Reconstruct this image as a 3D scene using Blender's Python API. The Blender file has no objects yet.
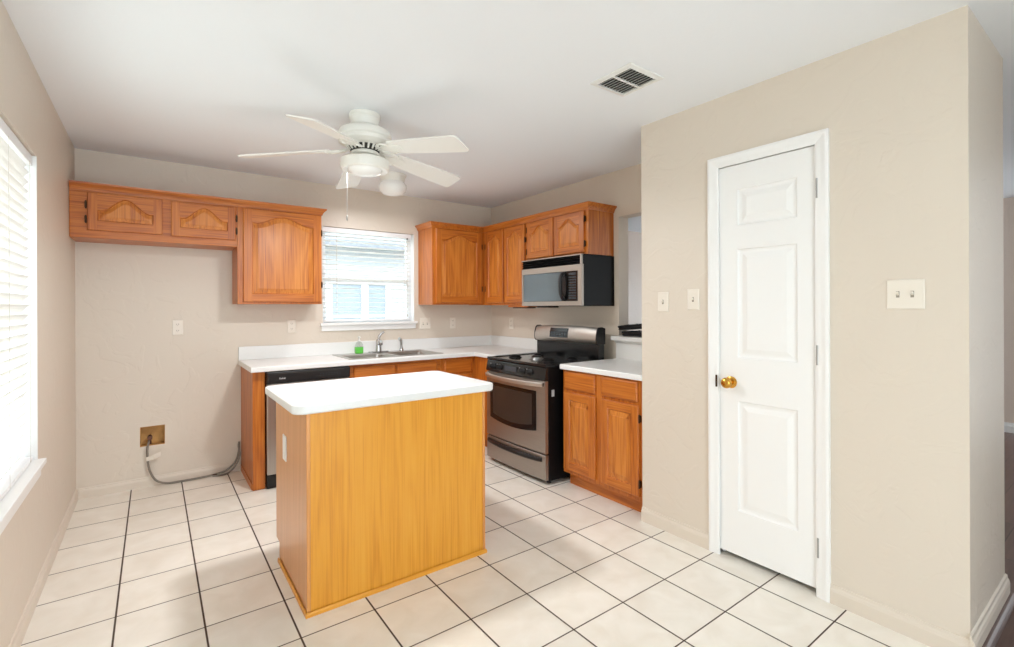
import bpy, bmesh, math, random
from mathutils import Vector, Matrix
random.seed(7)
sc = bpy.context.scene
COL = sc.collection
PI = math.pi

# ------------------------------------------------------------------ camera
cam_d = bpy.data.cameras.new('camera')
cam = bpy.data.objects.new('camera', cam_d)
COL.objects.link(cam)
YAW, ROLL, FPX, CX, CY, CAMH = 0.62808, -0.00384, 479.364, 501.52, 306.99, 1.32494
_f = Vector((math.sin(YAW), math.cos(YAW), 0))
_r = Vector((math.cos(YAW), -math.sin(YAW), 0))
_u = _r.cross(_f)
_r2 = _r * math.cos(ROLL) + _u * math.sin(ROLL)
_u2 = _r2.cross(_f)
mw = Matrix.Identity(4)
for k in range(3):
    mw[k][0] = _r2[k]; mw[k][1] = _u2[k]; mw[k][2] = -_f[k]
mw.translation = Vector((0, 0, CAMH))
cam.matrix_world = mw
cam_d.sensor_width = 36.0
cam_d.lens = FPX / 1014 * 36
cam_d.shift_x = (507 - CX) / 1014
cam_d.shift_y = (CY - 323.5) / 1014
cam_d.clip_start = 0.05
sc.camera = cam

# ------------------------------------------------------------------ world, lights, exposure
w = bpy.data.worlds.new('world'); sc.world = w
w.use_nodes = True
bg = w.node_tree.nodes['Background']
bg.inputs[0].default_value = (0.82, 0.935, 1.02, 1)
bg.inputs[1].default_value = 3.3

def area(name, loc, rot, sx, sy, power, color=(1, 1, 1)):
    l = bpy.data.lights.new(name, 'AREA'); l.shape = 'RECTANGLE'; l.size = sx; l.size_y = sy
    l.energy = power; l.color = color
    o = bpy.data.objects.new(name, l); COL.objects.link(o); o.location = loc; o.rotation_euler = rot
    return o
# daylight pouring through the two windows
area('daylight_left_window', (-0.70, 2.5, 1.33), (0, -PI/2, 0), 1.40, 1.15, 9, (0.95, 0.98, 1.0))

sc.view_settings.view_transform = 'Standard'
sc.view_settings.look = 'None'
sc.view_settings.gamma = 1.0
sc.view_settings.use_curve_mapping = False
sc.view_settings.exposure = 0.50
sc.cycles.max_bounces = 10
sc.cycles.diffuse_bounces = 6
sc.cycles.use_denoising = True
sc.cycles.sample_clamp_indirect = 6.0

# ------------------------------------------------------------------ materials
def srgb(r, g, b):
    def c(v):
        v /= 255.0
        return v / 12.92 if v <= 0.04045 else ((v + 0.055) / 1.055) ** 2.4
    return (c(r), c(g), c(b), 1)

class NT:
    def __init__(s, name):
        s.m = bpy.data.materials.new(name); s.m.use_nodes = True
        s.t = s.m.node_tree; s.b = s.t.nodes['Principled BSDF']
    def n(s, typ, **kw):
        nd = s.t.nodes.new(typ)
        for k, v in kw.items():
            if isinstance(v, (int, float, tuple, list)) and k[0] == 'i' and k[1:].isdigit():
                nd.inputs[int(k[1:])].default_value = v
            else:
                setattr(nd, k, v)
        return nd
    def l(s, a, b):
        s.t.links.new(a, b)

def plain(name, col, rough=0.5, metal=0.0, spec=0.5, noise=0.0, nscale=8.0, bump=0.0, bscale=40.0, coat=0.0):
    a = NT(name)
    a.b.inputs['Base Color'].default_value = col
    a.b.inputs['Roughness'].default_value = rough
    a.b.inputs['Metallic'].default_value = metal
    a.b.inputs['Specular IOR Level'].default_value = spec
    a.b.inputs['Coat Weight'].default_value = coat
    tc = a.n('ShaderNodeTexCoord')
    if noise:
        nz = a.n('ShaderNodeTexNoise'); nz.inputs['Scale'].default_value = nscale; nz.inputs['Detail'].default_value = 5
        a.l(tc.outputs['Object'], nz.inputs['Vector'])
        rp = a.n('ShaderNodeValToRGB')
        rp.color_ramp.elements[0].position = 0.3; rp.color_ramp.elements[1].position = 0.7
        rp.color_ramp.elements[0].color = tuple(c * (1 - noise) for c in col[:3]) + (1,)
        rp.color_ramp.elements[1].color = tuple(min(1, c * (1 + noise)) for c in col[:3]) + (1,)
        a.l(nz.outputs['Fac'], rp.inputs[0]); a.l(rp.outputs[0], a.b.inputs['Base Color'])
    if bump:
        n2 = a.n('ShaderNodeTexNoise'); n2.inputs['Scale'].default_value = bscale; n2.inputs['Detail'].default_value = 4
        a.l(tc.outputs['Object'], n2.inputs['Vector'])
        bp = a.n('ShaderNodeBump'); bp.inputs['Strength'].default_value = bump; bp.inputs['Distance'].default_value = 0.004
        a.l(n2.outputs['Fac'], bp.inputs['Height']); a.l(bp.outputs[0], a.b.inputs['Normal'])
    return a.m

def wood(name, dark, mid, light, axis='z', ring=9.0, rough=0.38, coat=0.15, stretch=0.09):
    """oak: cathedral rings from stretched noise plus fine pores along one axis"""
    a = NT(name)
    a.b.inputs['Roughness'].default_value = rough
    a.b.inputs['Coat Weight'].default_value = coat
    a.b.inputs['Coat Roughness'].default_value = 0.25
    tc = a.n('ShaderNodeTexCoord')
    def mapped(s_across, s_along):
        mp = a.n('ShaderNodeMapping')
        sv = {'z': (s_across, s_across, s_along), 'x': (s_along, s_across, s_across), 'y': (s_across, s_along, s_across)}[axis]
        mp.inputs['Scale'].default_value = sv
        a.l(tc.outputs['Object'], mp.inputs['Vector'])
        return mp.outputs[0]
    nz = a.n('ShaderNodeTexNoise'); nz.inputs['Scale'].default_value = 1.0; nz.inputs['Detail'].default_value = 1.5
    a.l(mapped(ring, ring * stretch), nz.inputs['Vector'])
    mu = a.n('ShaderNodeMath', operation='MULTIPLY'); mu.inputs[1].default_value = 46.0
    a.l(nz.outputs['Fac'], mu.inputs[0])
    sn = a.n('ShaderNodeMath', operation='SINE'); a.l(mu.outputs[0], sn.inputs[0])
    rg = a.n('ShaderNodeMapRange'); rg.inputs[1].default_value = -1; rg.inputs[2].default_value = 1
    a.l(sn.outputs[0], rg.inputs[0])
    po = a.n('ShaderNodeTexNoise'); po.inputs['Scale'].default_value = 1.0; po.inputs['Detail'].default_value = 3
    a.l(mapped(120, 3.0), po.inputs['Vector'])
    br = a.n('ShaderNodeTexNoise'); br.inputs['Scale'].default_value = 1.0; br.inputs['Detail'].default_value = 2
    a.l(mapped(11, 0.8), br.inputs['Vector'])
    m1 = a.n('ShaderNodeMath', operation='MULTIPLY'); m1.inputs[1].default_value = 0.075; a.l(rg.outputs[0], m1.inputs[0])
    m2 = a.n('ShaderNodeMath', operation='MULTIPLY_ADD'); m2.inputs[1].default_value = 0.42; a.l(po.outputs['Fac'], m2.inputs[0]); a.l(m1.outputs[0], m2.inputs[2])
    m3 = a.n('ShaderNodeMath', operation='MULTIPLY_ADD'); m3.inputs[1].default_value = 0.16; a.l(br.outputs['Fac'], m3.inputs[0]); a.l(m2.outputs[0], m3.inputs[2])
    rp = a.n('ShaderNodeValToRGB')
    rp.color_ramp.elements[0].position = 0.18; rp.color_ramp.elements[0].color = dark
    rp.color_ramp.elements[1].position = 0.50; rp.color_ramp.elements[1].color = light
    e = rp.color_ramp.elements.new(0.33); e.color = mid
    a.l(m3.outputs[0], rp.inputs[0]); a.l(rp.outputs[0], a.b.inputs['Base Color'])
    bp = a.n('ShaderNodeBump'); bp.inputs['Strength'].default_value = 0.12; bp.inputs['Distance'].default_value = 0.002
    a.l(po.outputs['Fac'], bp.inputs['Height']); a.l(bp.outputs[0], a.b.inputs['Normal'])
    return a.m

def wall_paint(name, col, rough=0.5, strength=0.35):
    """hand-trowelled drywall under satin paint"""
    a = NT(name)
    a.b.inputs['Base Color'].default_value = col
    a.b.inputs['Roughness'].default_value = rough
    tc = a.n('ShaderNodeTexCoord')
    n1 = a.n('ShaderNodeTexNoise'); n1.inputs['Scale'].default_value = 4.5; n1.inputs['Detail'].default_value = 3; n1.inputs['Distortion'].default_value = 1.6
    a.l(tc.outputs['Object'], n1.inputs['Vector'])
    rp = a.n('ShaderNodeValToRGB'); rp.color_ramp.elements[0].position = 0.50; rp.color_ramp.elements[1].position = 0.56
    a.l(n1.outputs['Fac'], rp.inputs[0])
    n2 = a.n('ShaderNodeTexNoise'); n2.inputs['Scale'].default_value = 70; n2.inputs['Detail'].default_value = 3
    a.l(tc.outputs['Object'], n2.inputs['Vector'])
    ad = a.n('ShaderNodeMath', operation='MULTIPLY_ADD'); ad.inputs[1].default_value = 0.35
    a.l(n2.outputs['Fac'], ad.inputs[0]); a.l(rp.outputs[0], ad.inputs[2])
    bp = a.n('ShaderNodeBump'); bp.inputs['Strength'].default_value = strength; bp.inputs['Distance'].default_value = 0.0035
    a.l(ad.outputs[0], bp.inputs['Height']); a.l(bp.outputs[0], a.b.inputs['Normal'])
    return a.m

GX, GY, TS = 2.0027, 2.0312, 0.30539
def tile_material():
    a = NT('cream_ceramic_tile')
    tc = a.n('ShaderNodeTexCoord')
    sp = a.n('ShaderNodeSeparateXYZ'); a.l(tc.outputs['Object'], sp.inputs[0])
    def dist(out, g):
        s = a.n('ShaderNodeMath', operation='SUBTRACT'); s.inputs[1].default_value = g - 60 * TS; a.l(out, s.inputs[0])
        d = a.n('ShaderNodeMath', operation='DIVIDE'); d.inputs[1].default_value = TS; a.l(s.outputs[0], d.inputs[0])
        f = a.n('ShaderNodeMath', operation='FRACT'); a.l(d.outputs[0], f.inputs[0])
        h = a.n('ShaderNodeMath', operation='SUBTRACT'); h.inputs[1].default_value = 0.5; a.l(f.outputs[0], h.inputs[0])
        b = a.n('ShaderNodeMath', operation='ABSOLUTE'); a.l(h.outputs[0], b.inputs[0])
        e = a.n('ShaderNodeMath', operation='SUBTRACT'); e.inputs[0].default_value = 0.5; a.l(b.outputs[0], e.inputs[1])
        fl = a.n('ShaderNodeMath', operation='FLOOR'); a.l(d.outputs[0], fl.inputs[0])
        return e.outputs[0], fl.outputs[0]
    ex, fx = dist(sp.outputs[0], GX); ey, fy = dist(sp.outputs[1], GY)
    gx_ = a.n('ShaderNodeMath', operation='MULTIPLY'); gx_.inputs[1].default_value = 0.78; a.l(ex, gx_.inputs[0])
    mn = a.n('ShaderNodeMath', operation='MINIMUM'); a.l(gx_.outputs[0], mn.inputs[0]); a.l(ey, mn.inputs[1])
    mask = a.n('ShaderNodeMapRange'); mask.inputs[1].default_value = 0.0075; mask.inputs[2].default_value = 0.0115
    a.l(mn.outputs[0], mask.inputs[0])
    cb = a.n('ShaderNodeCombineXYZ'); a.l(fx, cb.inputs[0]); a.l(fy, cb.inputs[1])
    wn = a.n('ShaderNodeTexWhiteNoise'); wn.noise_dimensions = '3D'; a.l(cb.outputs[0], wn.inputs['Vector'])
    nz = a.n('ShaderNodeTexNoise'); nz.inputs['Scale'].default_value = 7; nz.inputs['Detail'].default_value = 6; nz.inputs['Distortion'].default_value = 0.6
    of = a.n('ShaderNodeVectorMath', operation='MULTIPLY_ADD'); of.inputs[1].default_value = (3, 3, 3)
    a.l(wn.outputs['Color'], of.inputs[0]); a.l(tc.outputs['Object'], of.inputs[2]); a.l(of.outputs[0], nz.inputs['Vector'])
    rp = a.n('ShaderNodeValToRGB')
    rp.color_ramp.elements[0].position = 0.3; rp.color_ramp.elements[0].color = srgb(231, 224, 211)
    rp.color_ramp.elements[1].position = 0.7; rp.color_ramp.elements[1].color = srgb(242, 237, 227)
    a.l(nz.outputs['Fac'], rp.inputs[0])
    hv = a.n('ShaderNodeMapRange'); hv.inputs[3].default_value = 0.955; hv.inputs[4].default_value = 1.03; a.l(wn.outputs['Value'], hv.inputs[0])
    tv = a.n('ShaderNodeVectorMath', operation='SCALE'); a.l(rp.outputs[0], tv.inputs[0]); a.l(hv.outputs[0], tv.inputs['Scale'])
    mx = a.n('ShaderNodeMix', data_type='RGBA'); mx.inputs[6].default_value = srgb(74, 58, 46)
    a.l(mask.outputs[0], mx.inputs[0]); a.l(tv.outputs[0], mx.inputs[7])
    a.l(mx.outputs[2], a.b.inputs['Base Color'])
    ro = a.n('ShaderNodeMapRange'); ro.inputs[3].default_value = 0.9; ro.inputs[4].default_value = 0.33; a.l(mask.outputs[0], ro.inputs[0])
    a.l(ro.outputs[0], a.b.inputs['Roughness'])
    bp = a.n('ShaderNodeBump'); bp.inputs['Strength'].default_value = 0.35; bp.inputs['Distance'].default_value = 0.003
    a.l(mask.outputs[0], bp.inputs['Height']); a.l(bp.outputs[0], a.b.inputs['Normal'])
    return a.m

def plank_material():
    a = NT('dark_wood_plank')
    tc = a.n('ShaderNodeTexCoord')
    bk = a.n('ShaderNodeTexBrick'); bk.inputs['Scale'].default_value = 1.0
    bk.inputs['Brick Width'].default_value = 1.2; bk.inputs['Row Height'].default_value = 0.13; bk.inputs['Mortar Size'].default_value = 0.002
    bk.inputs['Color1'].default_value = srgb(112, 84, 74); bk.inputs['Color2'].default_value = srgb(86, 62, 54); bk.inputs['Mortar'].default_value = srgb(40, 28, 24)
    a.l(tc.outputs['Object'], bk.inputs['Vector'])
    mp = a.n('ShaderNodeMapping'); mp.inputs['Scale'].default_value = (3, 60, 3); a.l(tc.outputs['Object'], mp.inputs['Vector'])
    nz = a.n('ShaderNodeTexNoise'); nz.inputs['Scale'].default_value = 1; nz.inputs['Detail'].default_value = 4; a.l(mp.outputs[0], nz.inputs['Vector'])
    mr = a.n('ShaderNodeMapRange'); mr.inputs[3].default_value = 0.6; mr.inputs[4].default_value = 1.4; a.l(nz.outputs['Fac'], mr.inputs[0])
    sv = a.n('ShaderNodeVectorMath', operation='SCALE'); a.l(bk.outputs['Color'], sv.inputs[0]); a.l(mr.outputs[0], sv.inputs['Scale'])
    a.l(sv.outputs[0], a.b.inputs['Base Color'])
    a.b.inputs['Roughness'].default_value = 0.3
    return a.m

def siding_material():
    a = NT('pale_lap_siding')
    tc = a.n('ShaderNodeTexCoord'); sp = a.n('ShaderNodeSeparateXYZ'); a.l(tc.outputs['Object'], sp.inputs[0])
    d = a.n('ShaderNodeMath', operation='DIVIDE'); d.inputs[1].default_value = 0.15; a.l(sp.outputs[2], d.inputs[0])
    f = a.n('ShaderNodeMath', operation='FRACT'); a.l(d.outputs[0], f.inputs[0])
    rp = a.n('ShaderNodeValToRGB'); rp.color_ramp.elements[0].position = 0.02; rp.color_ramp.elements[1].position = 0.08
    rp.color_ramp.elements[0].color = srgb(170, 174, 182); rp.color_ramp.elements[1].color = srgb(206, 209, 215)
    a.l(f.outputs[0], rp.inputs[0]); a.l(rp.outputs[0], a.b.inputs['Base Color']); a.b.inputs['Roughness'].default_value = 0.7
    return a.m

def slat_material(trans):
    a = NT('white_blind_slat')
    a.b.inputs['Base Color'].default_value = srgb(246, 245, 242); a.b.inputs['Roughness'].default_value = 0.4
    tr = a.n('ShaderNodeBsdfTranslucent'); tr.inputs[0].default_value = (0.95, 0.94, 0.9, 1)
    mx = a.n('ShaderNodeMixShader'); mx.inputs[0].default_value = trans
    out = a.t.nodes['Material Output']
    a.l(a.b.outputs[0], mx.inputs[1]); a.l(tr.outputs[0], mx.inputs[2]); a.l(mx.outputs[0], out.inputs[0])
    return a.m

def glass_material(name, tint=(0.97, 0.99, 0.99, 1), refl=0.08):
    a = NT(name)
    tr = a.n('ShaderNodeBsdfTransparent'); tr.inputs[0].default_value = tint
    gl = a.n('ShaderNodeBsdfGlossy'); gl.inputs['Roughness'].default_value = 0.02
    mx = a.n('ShaderNodeMixShader'); mx.inputs[0].default_value = refl
    out = a.t.nodes['Material Output']
    a.l(tr.outputs[0], mx.inputs[1]); a.l(gl.outputs[0], mx.inputs[2]); a.l(mx.outputs[0], out.inputs[0])
    return a.m

def brushed(name, col, axis, rough=0.3):
    a = NT(name)
    a.b.inputs['Metallic'].default_value = 1.0; a.b.inputs['Roughness'].default_value = rough
    tc = a.n('ShaderNodeTexCoord'); mp = a.n('ShaderNodeMapping')
    mp.inputs['Scale'].default_value = {'x': (2, 260, 260), 'y': (260, 2, 260), 'z': (260, 260, 2)}[axis]
    a.l(tc.outputs['Object'], mp.inputs['Vector'])
    nz = a.n('ShaderNodeTexNoise'); nz.inputs['Scale'].default_value = 1.0; nz.inputs['Detail'].default_value = 2
    a.l(mp.outputs[0], nz.inputs['Vector'])
    rp = a.n('ShaderNodeMapRange'); rp.inputs[3].default_value = 0.88; rp.inputs[4].default_value = 1.08
    a.l(nz.outputs['Fac'], rp.inputs[0])
    sv = a.n('ShaderNodeVectorMath', operation='SCALE'); sv.inputs[0].default_value = col[:3]; a.l(rp.outputs[0], sv.inputs['Scale'])
    a.l(sv.outputs[0], a.b.inputs['Base Color'])
    return a.m

M = {}
M['wall'] = wall_paint('beige_wall_paint', srgb(220, 209, 194), 0.42, 0.22)
M['wall_living'] = wall_paint('warm_grey_living_room_paint', srgb(226, 210, 197), 0.45, 0.25)
M['ceiling'] = plain('white_ceiling_paint', srgb(240, 243, 246), 0.85, bump=0.12, bscale=60)
M['tile'] = tile_material()
M['plank'] = plank_material()
M['trim_beige'] = plain('beige_trim_paint', srgb(220, 209, 194), 0.4)
M['white_trim'] = plain('white_semigloss_paint', srgb(243, 243, 241), 0.32)
M['dark_trim'] = plain('dark_shoe_mould', srgb(96, 74, 66), 0.3)
oak = (srgb(146, 70, 16), srgb(190, 106, 32), srgb(210, 132, 52))
M['oak_v'] = wood('honey_oak_vertical', *oak, axis='z')
M['oak_x'] = wood('honey_oak_horizontal', *oak, axis='x')
M['oak_y'] = wood('honey_oak_horizontal_side', *oak, axis='y')
oak2 = (srgb(160, 80, 26), srgb(203, 122, 44), srgb(223, 150, 68))
M['panel_v'] = wood('honey_oak_panel', *oak2, axis='z', ring=7.0, stretch=0.14)
isl = (srgb(208, 134, 30), srgb(226, 155, 44), srgb(232, 166, 58))
M['island_v'] = wood('golden_oak_veneer', *isl, axis='z', ring=8.0, stretch=0.07, coat=0.25)
M['island_side'] = wood('golden_oak_side', srgb(200, 132, 64), srgb(218, 150, 82), srgb(228, 164, 98), axis='z', ring=5.0, stretch=0.06, coat=0.35, rough=0.3)
M['island_trim'] = wood('golden_oak_moulding', *isl, axis='x', ring=14)
M['laminate'] = plain('white_laminate', srgb(236, 237, 235), 0.3, noise=0.012, nscale=60)
M['ledge'] = plain('white_ledge_laminate', srgb(236, 236, 233), 0.35)
M['stainless_y'] = brushed('brushed_stainless', srgb(206, 200, 192), 'y', 0.45)
M['stainless_door'] = brushed('brushed_stainless_oven_door', srgb(176, 170, 163), 'y', 0.42)
M['mw_steel'] = brushed('microwave_stainless', srgb(186, 178, 168), 'y', 0.5)
M['stainless_x'] = brushed('brushed_stainless_across', srgb(190, 188, 184), 'x', 0.3)
M['stainless_z'] = brushed('brushed_stainless_upright', srgb(190, 188, 184), 'z', 0.36)
M['black_gloss'] = plain('black_gloss_enamel', srgb(18, 18, 19), 0.16)
M['black_satin'] = plain('black_satin_enamel', srgb(15, 15, 16), 0.42, spec=0.18)
M['black_plastic'] = plain('black_plastic', srgb(20, 20, 21), 0.4)
M['cast_iron'] = plain('black_cast_iron', srgb(20, 20, 21), 0.5, bump=0.15, bscale=150)
M['oven_glass'] = plain('dark_oven_glass', srgb(52, 44, 39), 0.3)
M['mw_glass'] = plain('grey_mirrored_glass', srgb(96, 106, 110), 0.2, spec=0.6)
M['display'] = plain('grey_display', srgb(70, 78, 84), 0.25)
M['legend'] = plain('pale_legend', srgb(190, 192, 192), 0.5)
M['chrome'] = plain('chrome', srgb(205, 206, 208), 0.12, metal=1.0)
M['brass'] = plain('polished_brass', srgb(212, 160, 74), 0.16, metal=1.0)
M['bronze'] = plain('dark_bronze_hinge', srgb(70, 52, 36), 0.4, metal=0.8)
M['steel_hinge'] = plain('satin_steel', srgb(170, 170, 168), 0.35, metal=0.9)
M['fan_white'] = plain('white_enamel', srgb(236, 234, 226), 0.35)
M['fan_blade'] = plain('white_fan_blade', srgb(238, 236, 230), 0.45)
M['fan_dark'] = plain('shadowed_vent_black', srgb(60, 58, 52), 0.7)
M['fan_glass'] = plain('frosted_white_glass', srgb(246, 246, 243), 0.25)
M['ivory'] = plain('ivory_plastic', srgb(234, 226, 213), 0.35)
M['white_plastic'] = plain('white_plastic', srgb(244, 243, 240), 0.35)
M['slot'] = plain('dark_slot', srgb(150, 140, 124), 0.7)
M['vent_white'] = plain('white_vent_paint', srgb(232, 232, 228), 0.5)
M['vent_dark'] = plain('dark_duct', srgb(58, 57, 55), 0.8)
M['box_tan'] = plain('tan_box_inside', srgb(196, 150, 88), 0.7, noise=0.2, nscale=14)
M['copper'] = plain('aged_valve', srgb(96, 64, 50), 0.4, metal=0.7)
M['braid'] = plain('grey_braided_hose', srgb(132, 126, 116), 0.4, metal=0.35, bump=0.5, bscale=400)
M['tag'] = plain('white_paper_tag', srgb(226, 218, 204), 0.7)
M['slat_l'] = slat_material(0.22)
M['slat_b'] = slat_material(0.20)
M['vinyl'] = plain('white_vinyl', srgb(240, 241, 242), 0.4)
M['cord'] = plain('grey_cord', srgb(206, 200, 190), 0.6)
M['glass'] = glass_material('window_glass')
M['soap'] = plain('green_dish_soap', srgb(110, 215, 88), 0.15)
M['soap'].node_tree.nodes['Principled BSDF'].inputs['Transmission Weight'].default_value = 0.1
M['clear'] = glass_material('clear_plastic', (0.93, 0.95, 0.94, 1), 0.12)
M['siding'] = siding_material()
M['neighbor_glass'] = plain('blue_grey_window_glass', srgb(168, 178, 192), 0.2)
M['roof'] = plain('grey_shingle', srgb(150, 152, 160), 0.9, noise=0.15, nscale=30)
M['lawn'] = plain('pale_ground', srgb(170, 170, 150), 0.95, noise=0.2, nscale=6)
M['wallbox'] = plain('tan_backbox', srgb(210, 200, 180), 0.7)

# ------------------------------------------------------------------ mesh helpers (world coordinates in, local out)
ORG = {}
def nb(): return bmesh.new()

def link(name, bm, mats, parent=None, origin=None, smooth=False):
    """link a bmesh drawn in world coordinates as ONE mesh object"""
    if origin is None:
        if parent is not None:
            origin = ORG[parent.name]
        else:
            xs = [v.co for v in bm.verts]
            lo = Vector((min(v.x for v in xs), min(v.y for v in xs), min(v.z for v in xs)))
            hi = Vector((max(v.x for v in xs), max(v.y for v in xs), max(v.z for v in xs)))
            origin = Vector(((lo.x + hi.x) / 2, (lo.y + hi.y) / 2, lo.z))
    origin = Vector(origin)
    bmesh.ops.recalc_face_normals(bm, faces=bm.faces)
    bmesh.ops.translate(bm, verts=bm.verts, vec=-origin)
    me = bpy.data.meshes.new(name)
    bm.to_mesh(me); bm.free()
    if not isinstance(mats, (list, tuple)): mats = [mats]
    for m in mats: me.materials.append(m)
    if smooth:
        me.polygons.foreach_set('use_smooth', [True] * len(me.polygons))
        me.set_sharp_from_angle(angle=math.radians(40))
    o = bpy.data.objects.new(name, me); COL.objects.link(o)
    if parent is not None:
        o.parent = parent
        o.location = origin - ORG[parent.name]
    else:
        o.location = origin
    ORG[o.name] = origin
    return o

def thing(name, loc, label, cat, group=None):
    o = bpy.data.objects.new(name, None); COL.objects.link(o)
    o.empty_display_size = 0.1
    o.location = loc; ORG[o.name] = Vector(loc)
    o['label'] = label; o['category'] = cat
    if group: o['group'] = group
    return o

def tag(o, label, cat, group=None):
    o['label'] = label; o['category'] = cat
    if group: o['group'] = group
    return o

def struct(o):
    o['kind'] = 'structure'
    return o

def box(bm, x0, x1, y0, y1, z0, z1, bev=0.0, seg=2, mi=0):
    vs = [bm.verts.new(p) for p in ((x0, y0, z0), (x1, y0, z0), (x1, y1, z0), (x0, y1, z0), (x0, y0, z1), (x1, y0, z1), (x1, y1, z1), (x0, y1, z1))]
    fs = [bm.faces.new([vs[i] for i in q]) for q in ((3, 2, 1, 0), (4, 5, 6, 7), (0, 1, 5, 4), (1, 2, 6, 5), (2, 3, 7, 6), (3, 0, 4, 7))]
    for f in fs: f.material_index = mi
    if bev > 0:
        es = list({e for f in fs for e in f.edges})
        r = bmesh.ops.bevel(bm, geom=es, offset=bev, segments=seg, profile=0.5, affect='EDGES', clamp_overlap=True)
        for f in r['faces']: f.material_index = mi
    return vs

def mbox(bm, F, u0, u1, v0, v1, w0, w1, bev=0.0, mi=0):
    """box in a local frame F(u,v,w)"""
    ps = [F(*p) for p in ((u0, v0, w0), (u1, v0, w0), (u1, v1, w0), (u0, v1, w0), (u0, v0, w1), (u1, v0, w1), (u1, v1, w1), (u0, v1, w1))]
    vs = [bm.verts.new(p) for p in ps]
    fs = [bm.faces.new([vs[i] for i in q]) for q in ((3, 2, 1, 0), (4, 5, 6, 7), (0, 1, 5, 4), (1, 2, 6, 5), (2, 3, 7, 6), (3, 0, 4, 7))]
    for f in fs: f.material_index = mi
    if bev > 0:
        es = list({e for f in fs for e in f.edges})
        r = bmesh.ops.bevel(bm, geom=es, offset=bev, segments=2, profile=0.5, affect='EDGES', clamp_overlap=True)
        for f in r['faces']: f.material_index = mi

def loft(bm, rings, close=True, cap0=True, cap1=True, mi=0):
    R = [[bm.verts.new(p) for p in r] for r in rings]
    n = len(R[0])
    for a, b in zip(R[:-1], R[1:]):
        for i in range(n if close else n - 1):
            j = (i + 1) % n
            f = bm.faces.new((a[i], a[j], b[j], b[i])); f.material_index = mi
    if cap0 and close:
        f = bm.faces.new(R[0][::-1]); f.material_index = mi
    if cap1 and close:
        f = bm.faces.new(R[-1]); f.material_index = mi
    return R

def lathe(bm, c, prof, axis=(0, 0, 1), n=32, mi=0, cap0=True, cap1=True):
    """prof: list of (radius, height along axis)"""
    ax = Vector(axis).normalized(); c = Vector(c)
    a = ax.orthogonal().normalized(); b = ax.cross(a)
    rings = []
    for r, h in prof:
        r = max(r, 0.0004)
        rings.append([c + ax * h + (a * math.cos(2 * PI * k / n) + b * math.sin(2 * PI * k / n)) * r for k in range(n)])
    loft(bm, rings, True, cap0, cap1, mi)

def tube(bm, pts, r, n=10, mi=0, rf=None):
    pts = [Vector(p) for p in pts]
    rings = []
    prev = None
    for i, p in enumerate(pts):
        t = (pts[min(i + 1, len(pts) - 1)] - pts[max(i - 1, 0)]).normalized()
        if prev is None:
            a = t.orthogonal().normalized()
        else:
            a = prev - t * prev.dot(t)
            a = a.normalized() if a.length > 1e-6 else t.orthogonal().normalized()
        prev = a
        b = t.cross(a)
        rr = rf(i / (len(pts) - 1)) if rf else r
        rings.append([p + (a * math.cos(2 * PI * k / n) + b * math.sin(2 * PI * k / n)) * rr for k in range(n)])
    loft(bm, rings, True, True, True, mi)

def spline(pts, m=8):
    P = [Vector(p) for p in pts]; P = [P[0] * 2 - P[1]] + P + [P[-1] * 2 - P[-2]]
    out = []
    for i in range(1, len(P) - 2):
        for k in range(m):
            t = k / m
            a, b, c, d = P[i - 1], P[i], P[i + 1], P[i + 2]
            out.append(0.5 * ((2 * b) + (-a + c) * t + (2 * a - 5 * b + 4 * c - d) * t * t + (-a + 3 * b - 3 * c + d) * t ** 3))
    out.append(P[-2])
    return out

def rrect(x0, x1, y0, y1, r, z, n=6):
    pts = []
    for cx, cy, a0 in ((x1 - r, y1 - r, 0), (x0 + r, y1 - r, PI / 2), (x0 + r, y0 + r, PI), (x1 - r, y0 + r, 1.5 * PI)):
        for k in range(n + 1):
            a = a0 + PI / 2 * k / n
            pts.append(Vector((cx + r * math.cos(a), cy + r * math.sin(a), z)))
    return pts

def slab(bm, x0, x1, y0, y1, z0, z1, r=0.02, b=0.004, mi=0):
    rings = [rrect(x0 + b, x1 - b, y0 + b, y1 - b, max(r - b, 0.001), z0)]
    rings += [rrect(x0, x1, y0, y1, r, z0 + b), rrect(x0, x1, y0, y1, r, z1 - b)]
    rings += [rrect(x0 + b * .3, x1 - b * .3, y0 + b * .3, y1 - b * .3, max(r - b * .3, 0.001), z1 - b * .3)]
    rings += [rrect(x0 + b, x1 - b, y0 + b, y1 - b, max(r - b, 0.001), z1)]
    loft(bm, rings, mi=mi)

def sweep(bm, path, prof, side=1, mi=0):
    """sweep a closed profile (out, z) along a mitred plan path [(x,y),...]; side=+1 puts 'out' on the right of travel"""
    P = [Vector((p[0], p[1], 0)) for p in path]
    rings = []
    for i, p in enumerate(P):
        d0 = (P[i] - P[i - 1]).normalized() if i > 0 else None
        d1 = (P[i + 1] - P[i]).normalized() if i < len(P) - 1 else None
        d0 = d0 or d1; d1 = d1 or d0
        n0 = Vector((d0.y, -d0.x, 0)) * side; n1 = Vector((d1.y, -d1.x, 0)) * side
        m = (n0 + n1).normalized(); m = m / max(0.2, m.dot(n0))
        rings.append([p + m * o + Vector((0, 0, z)) for o, z in prof])
    loft(bm, rings, mi=mi)

def frame(o, U, N):
    o, U, N = Vector(o), Vector(U), Vector(N)
    return lambda u, v, ww: o + U * u + Vector((0, 0, v)) + N * ww

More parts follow.
